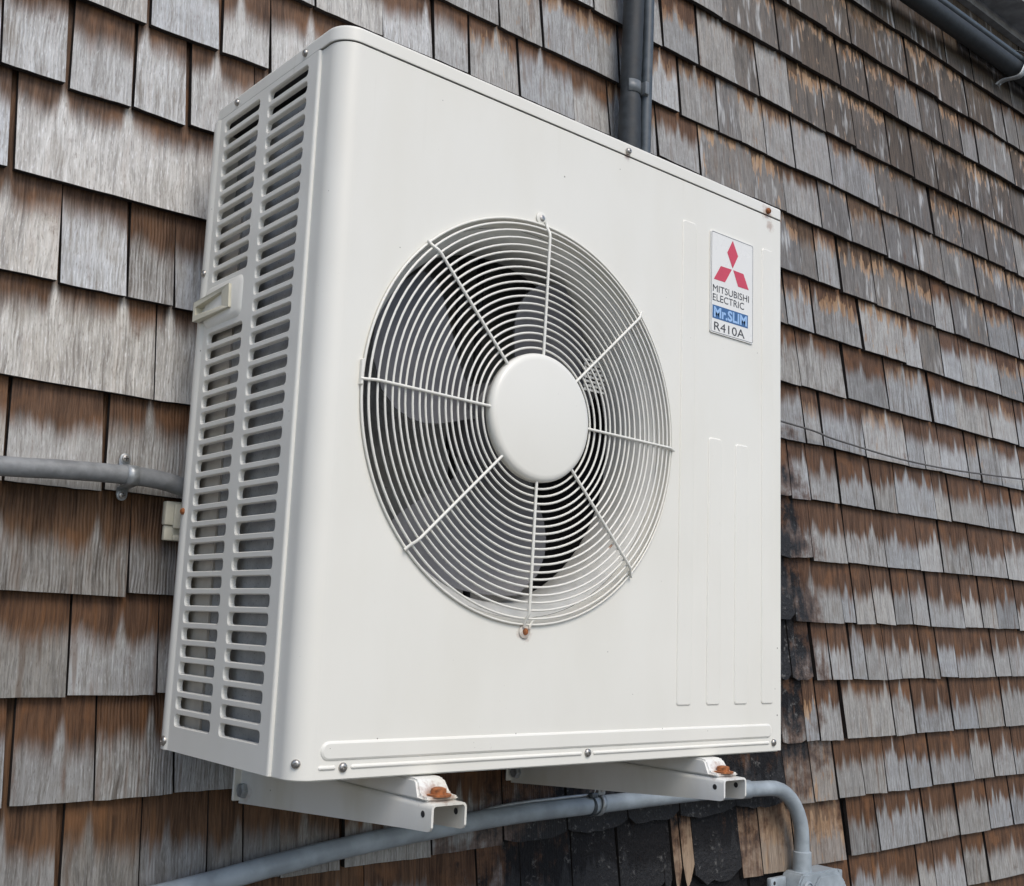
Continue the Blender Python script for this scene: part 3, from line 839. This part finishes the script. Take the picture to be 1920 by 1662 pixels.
# fan: hub and three broad blades at rest
fan = MB().lathe(FC, [(0.0, 0.05), (0.055, 0.05), (0.066, 0.056), (0.068, 0.12)], 40).build('fan', M['blade'], unit, True, 40)
for a0 in (58, 157, 266):
    v = []; f = []; NA, NR = 14, 8
    for i in range(NA + 1):
        s = i / NA
        for j in range(NR + 1):
            t = j / NR
            r = 0.062 + (0.256 - 0.062) * t
            half = 25 + 10 * math.sin(math.pi * min(1, t * 0.9))
            sweep = -14 * t * t
            edge = 1 - 0.16 * max(0, (t - .8) / .2) ** 2
            a = math.radians(a0 + sweep + (s - .5) * 2 * half * edge)
            y = 0.052 + 0.062 * (1 - s) * (0.75 + 0.35 * t) + 0.010 * math.sin(math.pi * s)
            v.append((FC[0] + r * math.cos(a), y, FC[1] + r * math.sin(a)))
    m = NR + 1
    N = len(v)
    v2 = v + [(x, y + .003, z) for x, y, z in v]
    for i in range(NA):
        for j in range(NR):
            f.append((i * m + j, (i + 1) * m + j, (i + 1) * m + j + 1, i * m + j + 1))
            f.append((N + i * m + j, N + i * m + j + 1, N + (i + 1) * m + j + 1, N + (i + 1) * m + j))
    for i in range(NA):
        f.append((i * m + NR, (i + 1) * m + NR, N + (i + 1) * m + NR, N + i * m + NR)); f.append((i * m, N + i * m, N + (i + 1) * m, (i + 1) * m))
    for j in range(NR):
        f.append((j, j + 1, N + j + 1, N + j)); f.append((NA * m + j, N + NA * m + j, N + NA * m + j + 1, NA * m + j + 1))
    fix_normals(mesh('blade', v2, f, M['blade'], fan, True, 50))
MB().bbox(FC[0] - .02, FC[0] + .02, 0.125, 0.19, FC[1] - .03, FC[1] + .03, .004).tube([(FC[0] - .01, .18, .02), (FC[0] - .01, .18, .93)], .006).tube([(FC[0] + .03, .18, .02), (FC[0] + .03, .18, .93)], .006).build('motor', M['dark'], unit)

# fan guard: rim, rings, spokes, round badge plate
guard = MB().torus(FC, 0.2968, 0.0019, -0.0025, 120).torus(FC, 0.2885, 0.0018, -0.0062, 120).build('fan_guard', M['paint'], unit, True)
for i in range(17):
    r = 0.1035 + i * 0.01085
    y = -0.0108 + 0.0012 * math.sin(i * 1.7)
    MB().torus((FC[0] + random.uniform(-.0004, .0004), FC[1] + random.uniform(-.0004, .0004)), r, 0.00172, y, 96, 6).build('ring', M['paint'], guard, True)
for k in range(8):
    a = math.radians(45 * k - 1.5)
    ca, sa = math.cos(a), math.sin(a)
    pts = [(FC[0] + r * ca, y, FC[1] + r * sa) for r, y in ((0.085, -.0145), (0.19, -.0148), (0.2765, -.0146), (0.283, -.0134), (0.2885, -.0095), (0.294, -.0062), (0.3005, -.0045))]
    MB().tube(pts, 0.0022, 8).build('spoke', M['paint'], guard, True, 60)
MB().lathe(FC, [(0.0, -0.0215), (0.084, -0.0215), (0.0895, -0.0206), (0.0928, -0.0184), (0.0945, -0.0145), (0.0945, -0.006), (0.0925, -0.0045)], 96).build('badge_plate', M['paint'], guard, True, 60)
for (tx, tz, mt) in ((0.358, 0.7985, 'steel'), (0.354, 0.1855, 'rust')):
    sg = 1 if tz > .4 else -1
    t_ = MB()
    t_.disc((tx, -0.0006, tz), (0, -1, 0), (0, 0, 1), [(0.0098, 0), (0.0096, .0018), (0.007, .0028), (0.0, .003)], 20)
    t_.tube([(tx + .006, -.0045, tz - sg * .004), (tx + .009, -.0055, tz - sg * .014), (tx + .014, -.0055, tz - sg * .0185)], .002, 6)
    tb = t_.build('mounting_tab', M['paint'], guard, True, 40)
    MB().disc((tx, -0.0034, tz), (0, -1, 0), (0, 0, 1), [(0.0050, 0), (0.0048, .0010), (0.0034, .0017), (0.0, .0020)], 14).build('screw', M[mt], guard, True, 50)
MB().bbox(FC[0] - .3005, FC[0] - .2965, -.006, .002, FC[1] + .0, FC[1] + .034, .0008, 1).build('clip', M['paint'], guard)

# pressed ribs on the front panel
def pressed(name, x0, x1, z0, z1, r, h=0.0022, b=0.0035):
    A = rslot(x0, x1, z0, z1, r, 6); B = rslot(x0 + b * .35, x1 - b * .35, z0 + b * .35, z1 - b * .35, max(r - b * .35, .0008), 6); C_ = rslot(x0 + b, x1 - b, z0 + b, z1 - b, max(r - b, .0006), 6)
    n = len(A)
    v = [(x, .0003, z) for x, z in A] + [(x, -h * .5, z) for x, z in B] + [(x, -h, z) for x, z in C_]
    f = [(i, (i + 1) % n, n + (i + 1) % n, n + i) for i in range(n)] + [(n + i, n + (i + 1) % n, 2 * n + (i + 1) % n, 2 * n + i) for i in range(n)] + [tuple(2 * n + i for i in range(n))]
    return flat_plane(fix_normals(mesh(name, v, f, M['paint'], unit, True, 14)), 1, -h)
for x0, x1, z0, z1 in ((.676, .712, .078, .886), (.748, .783, .078, .520), (.819, .855, .078, .518), (.891, .925, .078, .890)):
    pressed('pressed_rib', x0, x1, z0, z1, .006, .0019, .0024)
pressed('pressed_rib', .036, .921, .0215, .0455, .0115, .0024, .0034)
for x0, x1 in ((.034, .059), (.080, .474), (.496, .915)):
    pressed('pressed_rib', x0, x1, .0105, .0165, .0029, .002, .0022)

# screws
def screw(c, d, r=0.0062, parent=unit, mat='steel', h=0.004):
    up = (0, 0, 1) if abs(d[2]) < .9 else (0, 1, 0)
    return MB().disc(c, d, up, [(r * 1.05, -.001), (r * 1.05, h * .25), (r * .9, h * .7), (r * .55, h), (r * .28, h * 1.0), (r * .2, h * .55), (0, h * .5)], 14).build('screw', M[mat], parent, True, 60)
for x, z in ((.069, .0133), (.485, .0142), (.926, .0135)): screw((x, -.0002, z), (0, -1, 0), .0058)
screw((.539, -.0034, .963), (0, -1, 0), .0052); screw((.907, -.0034, .9635), (0, -1, 0), .0052, mat='rust')
for y in (.093, .300): screw((-.0036, y, .9655), (-1, 0, 0), .0050)
screw((.0088, .0088, .019), (-.7, -.7, 0), .0055)
screw((SX - .0022, .3605, .012), (-1, 0, 0), .0068); screw((SX - .0024, .3605, .706), (-1, 0, 0), .0052); screw((SX - .0024, .3615, .341), (-1, 0, 0), .0048, mat='rust')

# maker's sticker
SX0, SX1, SZ0, SZ1 = 0.7475, 0.8645, 0.7025, 0.8855
sw, shh = SX1 - SX0, SZ1 - SZ0
yS = -0.0026
def flat(poly, y):                                   # poly in sticker fractions (u from left, w from top)
    return [(SX0 + u * sw, y, SZ1 - w_ * shh) for u, w_ in poly]
P = rslot(SX0, SX1, SZ0, SZ1, .004, 5)
st = MB().prism(P, 'y', -.0002, yS).build('sticker', M['label'], unit)
A = rslot(SX0 + .0016, SX1 - .0016, SZ0 + .0016, SZ1 - .0016, .0036, 5); B = rslot(SX0 + .0024, SX1 - .0024, SZ0 + .0024, SZ1 - .0024, .003, 5)
n = len(A)
mesh('border_line', [(x, yS - .0002, z) for x, z in A] + [(x, yS - .0002, z) for x, z in B], [(i, n + i, n + (i + 1) % n, (i + 1) % n) for i in range(n)], M['ink'], st)
for d in ([(.5, .03), (.628, .168), (.5, .31), (.372, .168)], [(.225, .327), (.482, .324), (.325, .474), (.068, .477)], [(.515, .324), (.757, .326), (.885, .470), (.63, .472)]):
    mesh('diamond', flat(d, yS - .0003), [(0, 3, 2, 1)], M['red'], st)
mesh('blue_bar', flat([(.045, .728), (.870, .728), (.870, .858), (.045, .858)], yS - .0002), [(0, 3, 2, 1)], M['blue'], st)
def text(body, u0, u1, w0, w1, y, mat, name, bold=0.0, shear=0.0):
    cu = bpy.data.curves.new('t', 'FONT'); cu.body = body; cu.offset = bold; cu.shear = shear; cu.resolution_u = 4
    to = bpy.data.objects.new('t', cu); COL.objects.link(to)
    bpy.context.view_layer.update()
    dg = bpy.context.evaluated_depsgraph_get()
    me = bpy.data.meshes.new_from_object(to.evaluated_get(dg))
    bpy.data.objects.remove(to)
    xs = [q.co.x for q in me.vertices]; ys = [q.co.y for q in me.vertices]
    ax, bx_, ay, by = min(xs), max(xs), min(ys), max(ys)
    for q in me.vertices:
        uu = u0 + (u1 - u0) * (q.co.x - ax) / (bx_ - ax); ww = w1 + (w0 - w1) * (q.co.y - ay) / (by - ay)
        q.co = (SX0 + uu * sw, y, SZ1 - ww * shh)
    me.materials.clear(); me.materials.append(M[mat])
    me.name = name
    return link(bpy.data.objects.new(name, me), st)
text('MITSUBISHI', .05, .89, .530, .597, yS - .0003, 'ink', 'lettering')
text('ELECTRIC', .05, .775, .618, .686, yS - .0003, 'ink', 'lettering')
text('Mr.SLIM', .075, .842, .741, .846, yS - .0005, 'lblue', 'lettering', 0.035)
text('R410A', .085, .79, .888, .972, yS - .0003, 'ink', 'lettering')

# mounting feet under the unit
BX = (0.1651, 0.7251)
BWD = 0.0549
ZT, ZB, YF, ZBR = -0.0289, -0.0629, -0.0577, -0.0984
for bx in BX:
    cx = bx + BWD / 2
    mb = MB()
    # hollow pressed rail, its front end stepping down to a flange
    prof = [(-.0435, ZT + .0004), (-.0435, ZT + .0055), (-.026, ZT + .0065), (-.016, -.006), (-.010, -.0038), (D - .02, -.0038), (D - .02, ZT + .0004)]
    bm = bmesh.new()
    wv = .0225
    va = [bm.verts.new((cx - wv * (1.15 if y < -.02 else 1), y, z)) for y, z in prof]; vb_ = [bm.verts.new((cx + wv * (1.15 if y < -.02 else 1), y, z)) for y, z in prof]
    bm.faces.new(va); bm.faces.new(vb_[::-1])
    for i in range(len(prof)): bm.faces.new((va[i], vb_[i], vb_[(i + 1) % len(prof)], va[(i + 1) % len(prof)]))
    bmesh.ops.recalc_face_normals(bm, faces=bm.faces[:])
    bmesh.ops.bevel(bm, geom=bm.edges[:], offset=.0028, segments=2, affect='EDGES')
    MB().bm(bm).build('foot', M['bracket'], unit, True, 50)

# ------------------------------------------------------------------ wall brackets
for bi, bx in enumerate(BX):
    br = empty('wall_bracket', (bx + BWD / 2, YW, ZBR), ('white steel bracket arm under the slotted left end of the unit', 'white steel bracket arm under the right end of the unit, above the grey conduit')[bi], 'bracket', 'bracket arms carrying the unit')
    ox, oy, oz = bx + BWD / 2, YW, ZBR
    t = 0.0032; hw = BWD / 2; r = .007
    # inverted U, taller at the wall
    def sect(y, zt, zb):
        o = [(-hw, zb)] + [(-hw + r - r * math.cos(a), zt - r + r * math.sin(a)) for a in (0, .5236, 1.047, 1.5708)] + [(hw - r + r * math.sin(a), zt - r + r * math.cos(a)) for a in (0, .5236, 1.047, 1.5708)] + [(hw, zb)]
        q = r - t
        i = [(hw - t, zb)] + [(hw - r + q * math.sin(a), zt - r + q * math.cos(a)) for a in (1.5708, 1.047, .5236, 0)] + [(-hw + r - q * math.sin(a), zt - r + q * math.cos(a)) for a in (0, .5236, 1.047, 1.5708)] + [(-hw + t, zb)]
        return [(x, y - oy, z - oz) for x, z in o + i]
    ys = [(YF, ZB + .006), (YF + .003, ZB + .0015), (YF + .008, ZB), (YF + .06, ZB - .003)] + [(YF + .06 + (YW - .004 - YF - .06) * s, ZB - .003 + (ZBR - ZB + .003) * s) for s in (.2, .4, .6, .8, 1.0)]
    secs = [sect(y, ZT, zb) for y, zb in ys]
    n = len(secs[0]); v = [q for s in secs for q in s]; f = []
    for j in range(len(secs) - 1):
        for i in range(n): f.append((j * n + i, j * n + (i + 1) % n, (j + 1) * n + (i + 1) % n, (j + 1) * n + i))
    h2 = n // 2
    for base in (0, (len(secs) - 1) * n):
        for i in range(h2 - 1): f.append((base + i, base + i + 1, base + n - 2 - i, base + n - 1 - i))
    fix_normals(mesh('arm', v, f, M['bracket'], br, True, 40))
    for sx_ in (-1, 1):                                     # bolt holes near the free end, dark through the sheet
        c0 = (sx_ * hw, YF + .018 - oy, ZT - .014 - oz)
        MB().disc((c0[0] + (.0003 if sx_ > 0 else -.0003), c0[1], c0[2]), (sx_, 0, 0), (0, 0, 1), [(.0042, 0), (0, .00005)], 16).build('bolt_hole', M['dark'], br)
        MB().disc((c0[0] - sx_ * (t + .0003), c0[1], c0[2]), (-sx_, 0, 0), (0, 0, 1), [(.0042, 0), (0, .00005)], 16).build('bolt_hole', M['dark'], br)
    b_ = MB().disc((0, -.0335 - oy, ZT + .0055 - oz), (0, 0, 1), (0, 1, 0), [(.0165, 0), (.0165, .0022), (.0102, .0026), (.0098, .0088), (.006, .0104), (0, .0104)], 12).build('bolt', M['rust'], br, True, 35)
    b_['label'] = 'rusty orange hex bolt'
    MB().disc((-hw, .436 - oy, -.077 - oz), (-1, 0, 0), (0, 0, 1), [(.012, -.001), (.012, .006), (.010, .009), (0, .009)], 6).build('side_bolt', M['galv'], br)
    MB().bbox(-hw - .012, hw + .012, YW - .006 - oy, YW - .001 - oy, ZBR + .004 - oz, -.003 - oz, .0015, 1).build('wall_plate', M['bracket'], br)

# ------------------------------------------------------------------ pipes above the unit
ip = MB().tube(catmull([(.953, .412, .93), (.957, .412, 1.10), (.9605, .411, 1.24), (.962, .412, 1.33), (.963, .413, 1.38), (.964, .412, 1.45), (.967, .412, 1.60), (.968, .412, 1.9), (.968, .412, 2.27)], 6),
               [.025] * 6 + [.0262, .0254, .0266, .0256, .0262, .025, .0264, .0254, .026, .0252] + [.0246, .0252, .0242, .025, .024] + [.0222] * 4 + [.0234, .0242, .0232, .0238, .0235, .0243] * 4, 20).build('insulated_pipe', M['insul'], None, True, 60)
tag(ip, 'thick black foam-wrapped pipe rising up the wall behind the unit', 'pipe', 'pipes rising behind the unit')
ip2 = MB().tube(catmull([(.9975, .402, .93), (.9985, .402, 1.10), (1.0, .401, 1.24), (1.002, .402, 1.38), (1.006, .404, 1.60), (1.006, .404, 2.0), (1.006, .404, 2.27)], 8), .0132, 14).build('flexible_conduit', M['tubeblack'], None, True, 60)
tag(ip2, 'slim dark grey conduit running beside the thick black pipe', 'conduit', 'pipes rising behind the unit')
ip3 = MB().tube(catmull([(1.015, .424, .93), (1.014, .424, 1.2), (1.012, .426, 1.30), (1.006, .43, 1.38), (1.002, .432, 1.7), (1.002, .432, 2.27)], 8), .0125, 14).build('insulated_pipe', M['insul'], None, True, 60)
tag(ip3, 'narrow black insulated pipe half hidden behind the slim grey conduit', 'pipe', 'pipes rising behind the unit')
tp = empty('tape_strap', (.963, .413, 1.378), 'grey tape wrapped round the black pipe above the unit', 'tape')
v = []; f = []
for j, z in enumerate((-.014, .014)):
    for i in range(25):
        a = math.radians(215 + 110 * i / 24); v.append((.0240 * math.cos(a), .0240 * math.sin(a), z + .003 * math.sin(a)))
f = [(i, i + 1, 25 + i + 1, 25 + i) for i in range(24)]
tm_ = mesh('tape_band', v, f, M['tape'], tp, True); tm_.modifiers.new('s', 'SOLIDIFY').thickness = .0012
MB().bbox(.0205, .0325, -.0275, -.010, -.015, .015, .002).build('tape_fold', M['tape'], tp)

# pipes below the eave, upper right
def along(x0, x1, y, z, sag=0.0, n=24, kx=None):
    return [(x0 + (x1 - x0) * i / n, y, z + sag * math.sin(i * .5)) for i in range(n + 1)]
a_ = MB().tube(along(1.02, 3.55, .410, 2.098, .0015), .030, 22).build('insulated_pipe', M['insul'], None, True, 60)
tag(a_, 'thickest black insulated pipe running level under the eave', 'pipe', 'pipes running under the eave')
a_ = MB().tube(along(1.05, 3.55, .394, 2.131, .0015), .0115, 14).build('flexible_conduit', M['tubeblack'], None, True, 60)
tag(a_, 'slim dark grey tube lying on top of the thick black pipe under the eave', 'conduit', 'pipes running under the eave')
a_ = MB().tube(along(2.50, 3.55, .428, 2.150, .001), .018, 16).build('insulated_pipe', M['insul'], None, True, 60)
tag(a_, 'short dark pipe behind the slim tube, nearest the eave', 'pipe', 'pipes running under the eave')
ps = empty('pipe_strap', (2.79, YW, 2.098), 'pale grey metal strap holding the pipes under the eave', 'strap')
path = [(-.060, -.012, -.064), (-.050, -.030, -.050), (-.030, -.074, -.044), (-.012, -.088, -.006), (.006, -.090, .030), (.022, -.074, .056), (.030, -.05, .076), (.032, -.012, .10)]
cp = catmull(path, 5); v = []; f = []
for q in cp: v += [(q.x - .013, q.y, q.z), (q.x + .013, q.y, q.z)]
f = [(2 * i, 2 * i + 1, 2 * i + 3, 2 * i + 2) for i in range(len(cp) - 1)]
s_ = mesh('strap_band', v, f, M['galv'], ps, True); s_.modifiers.new('s', 'SOLIDIFY').thickness = .002
MB().disc((-.056, -.018, -.060), (0, -1, 0), (0, 0, 1), [(.005, 0), (.005, .003), (0, .004)], 10).build('screw', M['steel'], ps)
eb = MB().tube(catmull([(3.02, .40, 2.06), (2.985, .40, 2.02), (2.975, .40, 1.97), (2.985, .415, 1.93), (3.02, .43, 1.915)], 6), .030, 14).build('pipe_elbow', M['insul'], None, True, 60)
tag(eb, 'black pipe bend dropping below the strap at the right edge', 'pipe')

# ------------------------------------------------------------------ conduit on the left
cl = MB().tube(catmull([(-1.25, .425, .36), (-.8, .425, .372), (-.45, .425, .380), (-.252, .424, .3845), (-.166, .424, .3895), (-.076, .424, .3925), (-.023, .425, .391), (.018, .427, .3835), (.07, .43, .366), (.14, .43, .34)], 6), .0142, 18).build('conduit', M['pvc_old'], None, True, 60)
tag(cl, 'weathered grey conduit entering from the left towards the slotted side', 'conduit')
cc = empty('conduit_clamp', (-.0665, YW, .3925), 'galvanised two-screw clamp on the left grey conduit', 'clamp')
v = []; f = []
prof = [(YW - .0045 - YW, -.0275), (-.0045, -.0175)] + [(-.033 - .0158 * math.sin(math.radians(a)), .0158 * -math.cos(math.radians(a))) for a in range(0, 181, 15)] + [(-.0045, .0175), (-.0045, .0275)]
for y, z in prof: v += [(-.0085, y, z), (.0085, y, z)]
f = [(2 * i, 2 * i + 1, 2 * i + 3, 2 * i + 2) for i in range(len(prof) - 1)]
b_ = mesh('clamp_band', v, f, M['galv'], cc, True, 50); b_.modifiers.new('s', 'SOLIDIFY').thickness = .0022
for z in (.028, -.028):
    e_ = MB().disc((0, -.0035, z), (0, -1, 0), (0, 0, 1), [(.0080, -.001), (.0080, .0018), (.007, .0024), (0, .0024)], 18).build('clamp_ear', M['galv'], cc, True, 40)
    s_ = MB().disc((0, -.0065, z), (0, -1, 0), (0, 0, 1), [(.0055, 0), (.005, .002), (.002, .003), (0, .003)], 14).build('screw', M['steel'], cc, True, 50)
    MB().box(-.0035, .0035, -.0105, -.0094, z - .0006, z + .0006).box(-.0006, .0006, -.01055, -.00935, z - .0035, z + .0035).build('screw_slot', M['dark'], cc)

# cream moulded cover peeping out behind the unit
cv = empty('cable_cover', (.05, YW, .303), 'cream plastic cover on the shingles behind the left edge of the unit', 'cover')
mb = MB()
mb.bbox(-.052, .08, -.020, -.006, .0225, .059, .002)
mb.bbox(-.040, .08, -.027, -.0202, .0175, .056, .002)
mb.build('cover_top', M['plastic'], cv, True, 40)
mb = MB(); mb.bbox(-.050, .08, -.016, -.006, -.001, .0222, .002); mb.bbox(-.038, .08, -.024, -.0162, -.001, .008, .002)
mb.build('cover_base', M['plastic'], cv, True, 40)

# ------------------------------------------------------------------ conduit below the unit
YC = 0.424
pts = [(-.25, YC, -.245), (-.1, YC, -.231), (.1, YC, -.2085), (.205, YC, -.194), (.339, YC, -.178), (.51, YC, -.1635), (.703, YC, -.152), (.923, YC, -.1485), (1.209, YC, -.1445), (1.36, YC, -.1455)]
dn = empty('conduit', (0, YC, -.2), 'blue-grey pipe sloping up under the unit and bending down to a box', 'conduit')
def rel(ps_, o): return [(a - o[0], b - o[1], c - o[2]) for a, b, c in ps_]
o3 = (0, YC, -.2)
MB().tube(rel(catmull(pts, 6), o3), .0168, 20).build('pipe', M['pvc'], dn, True, 60)
MB().tube(rel([(1.285, YC, -.1445), (1.29, YC, -.1445), (1.40, YC, -.1470), (1.405, YC, -.1473)], o3), [.0175, .0202, .0202, .0175], 20).build('coupling', M['pvc'], dn, True, 40)
el = [(1.39, YC, -.1468)] + [(1.478 + .122 * math.sin(math.radians(a)), YC, -.1495 - .122 + .122 * math.cos(math.radians(a))) for a in range(0, 91, 10)] + [(1.601, YC, -.32)]
MB().tube(rel(el, o3), .0172, 20).build('elbow', M['pvc'], dn, True, 60)
MB().tube(rel([(1.601, YC, -.298), (1.601, YC, -.3), (1.601, YC, -.343)], o3), [.0178, .0212, .0222], 20).build('socket', M['pvc'], dn, True, 40)
mb = MB()
random.seed(5)
for i in range(11):                                            # faint printed marking on the bend
    z = -.232 - i * .0052
    mb.box(1.5865 - .0002, 1.5985 - random.uniform(0, .004), YC - .0176 - o3[1], YC - .0171 - o3[1], z - o3[2], z + .0022 - o3[2])
jb = empty('junction_box', (1.62, YC, -.41), 'blue-grey plastic conduit box at the foot of the pipe bend', 'junction box')
o4 = (1.62, YC, -.41)
mb = MB()
poly = [(-.070, -.056), (-.070, .050), (-.055, .068), (.078, .068), (.112, .036), (.112, -.056)]
bm = bmesh.new()
va = [bm.verts.new((x, -.030, z)) for x, z in poly]; vb_ = [bm.verts.new((x, .026, z)) for x, z in poly]
bm.faces.new(va); bm.faces.new(vb_[::-1])
for i in range(len(poly)): bm.faces.new((va[i], vb_[i], vb_[(i + 1) % 6], va[(i + 1) % 6]))
bmesh.ops.recalc_face_normals(bm, faces=bm.faces[:]); bmesh.ops.bevel(bm, geom=bm.edges[:], offset=.004, segments=2, affect='EDGES')
MB().bm(bm).build('body', M['pvc'], jb, True, 40)
bm = bmesh.new()
poly = [(-.030, -.050), (-.030, .022), (.002, .058), (.074, .058), (.104, .030), (.104, -.050)]
va = [bm.verts.new((x, -.037, z)) for x, z in poly]; vb_ = [bm.verts.new((x, -.0302, z)) for x, z in poly]
bm.faces.new(va); bm.faces.new(vb_[::-1])
for i in range(len(poly)): bm.faces.new((va[i], vb_[i], vb_[(i + 1) % 6], va[(i + 1) % 6]))
bmesh.ops.recalc_face_normals(bm, faces=bm.faces[:]); bmesh.ops.bevel(bm, geom=bm.edges[:], offset=.002, segments=2, affect='EDGES')
MB().bm(bm).build('cover', M['pvc'], jb, True, 40)
MB().bbox(-.128, -.0705, .006, .020, .036, .060, .004).build('ear', M['pvc'], jb, True, 40)
MB().disc((-.116, .0058, .049), (0, -1, 0), (0, 0, 1), [(.0045, 0), (0, .0001)], 14).build('ear_hole', M['dark'], jb)
MB().disc((-.045, -.0302, .036), (0, -1, 0), (0, 0, 1), [(.018, 0), (.018, .006), (.014, .009), (.0135, .006), (0, .006)], 20).build('boss', M['pvc'], jb, True, 40)
MB().bbox(.1125, .126, -.012, .006, .028, .058, .003).build('lug', M['pvc'], jb, True, 40)
MB().disc((.118, -.013, .0), (0, -1, 0), (0, 0, 1), [(.006, 0), (.006, .003), (0, .004)], 12).build('screw', M['galv'], jb)

# hanger clamp and cable tie round the lower conduit
hc = empty('pipe_hanger', (.928, YC, -.1485), 'pale metal ring clamp holding the lower grey pipe', 'clamp')
v = []; f = []
for i in range(33):
    a = math.radians(360 * i / 32)
    for dx in (-.0055, .0055): v.append((dx + .004 * math.sin(a), .0192 * math.cos(a), .0192 * math.sin(a)))
f = [(2 * i, 2 * i + 1, 2 * i + 3, 2 * i + 2) for i in range(32)]
b_ = mesh('ring_band', v, f, M['galv'], hc, True); b_.modifiers.new('s', 'SOLIDIFY').thickness = .0022
MB().bbox(-.011, .009, -.013, -.006, .0195, .041, .003).build('lug', M['galv'], hc, True, 40)
MB().disc((-.001, -.0132, .031), (0, -1, 0), (0, 0, 1), [(.0052, 0), (.005, .002), (0, .003)], 12).build('screw', M['steel'], hc)
MB().tube([(-.012, -.006, .045), (-.017, -.010, .032), (-.027, -.014, .019)], .0016, 6).build('wire_tail', M['galv'], hc, True)
ct = MB().torus((0, 0), .0182, .0022, 0, 32, 6)
ct.v = [(y * 1.0 - .022 + .906 + .003 * math.sin(i), YC + x, -.1487 + z) for i, (x, y, z) in enumerate(ct.v)]
ct.v = [(.906 + random.uniform(-.0002, .0002) + (q[0] - .884) , q[1], q[2]) for q in ct.v]
ct.bbox(.898, .915, YC - .015, YC - .003, -.133, -.123, .002)
tag(ct.build('cable_tie', M['tubeblack'], None, True, 50), 'black cable tie round the lower pipe beside its ring clamp', 'cable tie')
lw = MB().tube(catmull([(.60, YC + .012, -.155), (.66, YC + .008, -.1385), (.74, YC + .002, -.1315), (.80, YC, -.1300), (.85, YC, -.1290), (.90, YC, -.1285)], 6), .0032, 8).build('cable', M['galv'], None, True)
tag(lw, 'thin pale cable lying along the top of the lower grey pipe', 'cable')

# thin cable stapled across the right side of the wall
rc = MB().tube(catmull([(1.40, .44, .722), (1.535, .436, .716), (1.60, .437, .7145), (1.675, .436, .711), (1.75, .437, .7035), (1.84, .437, .699), (1.97, .438, .6935), (2.098, .440, .691), (2.24, .441, .692), (2.388, .441, .696), (2.58, .440, .705), (2.785, .438, .716), (3.1, .438, .736), (3.6, .438, .76)], 6), .0026, 8).build('cable', M['cable'], None, True)
tag(rc, 'thin dark cable drooping across the shingles right of the unit', 'cable')
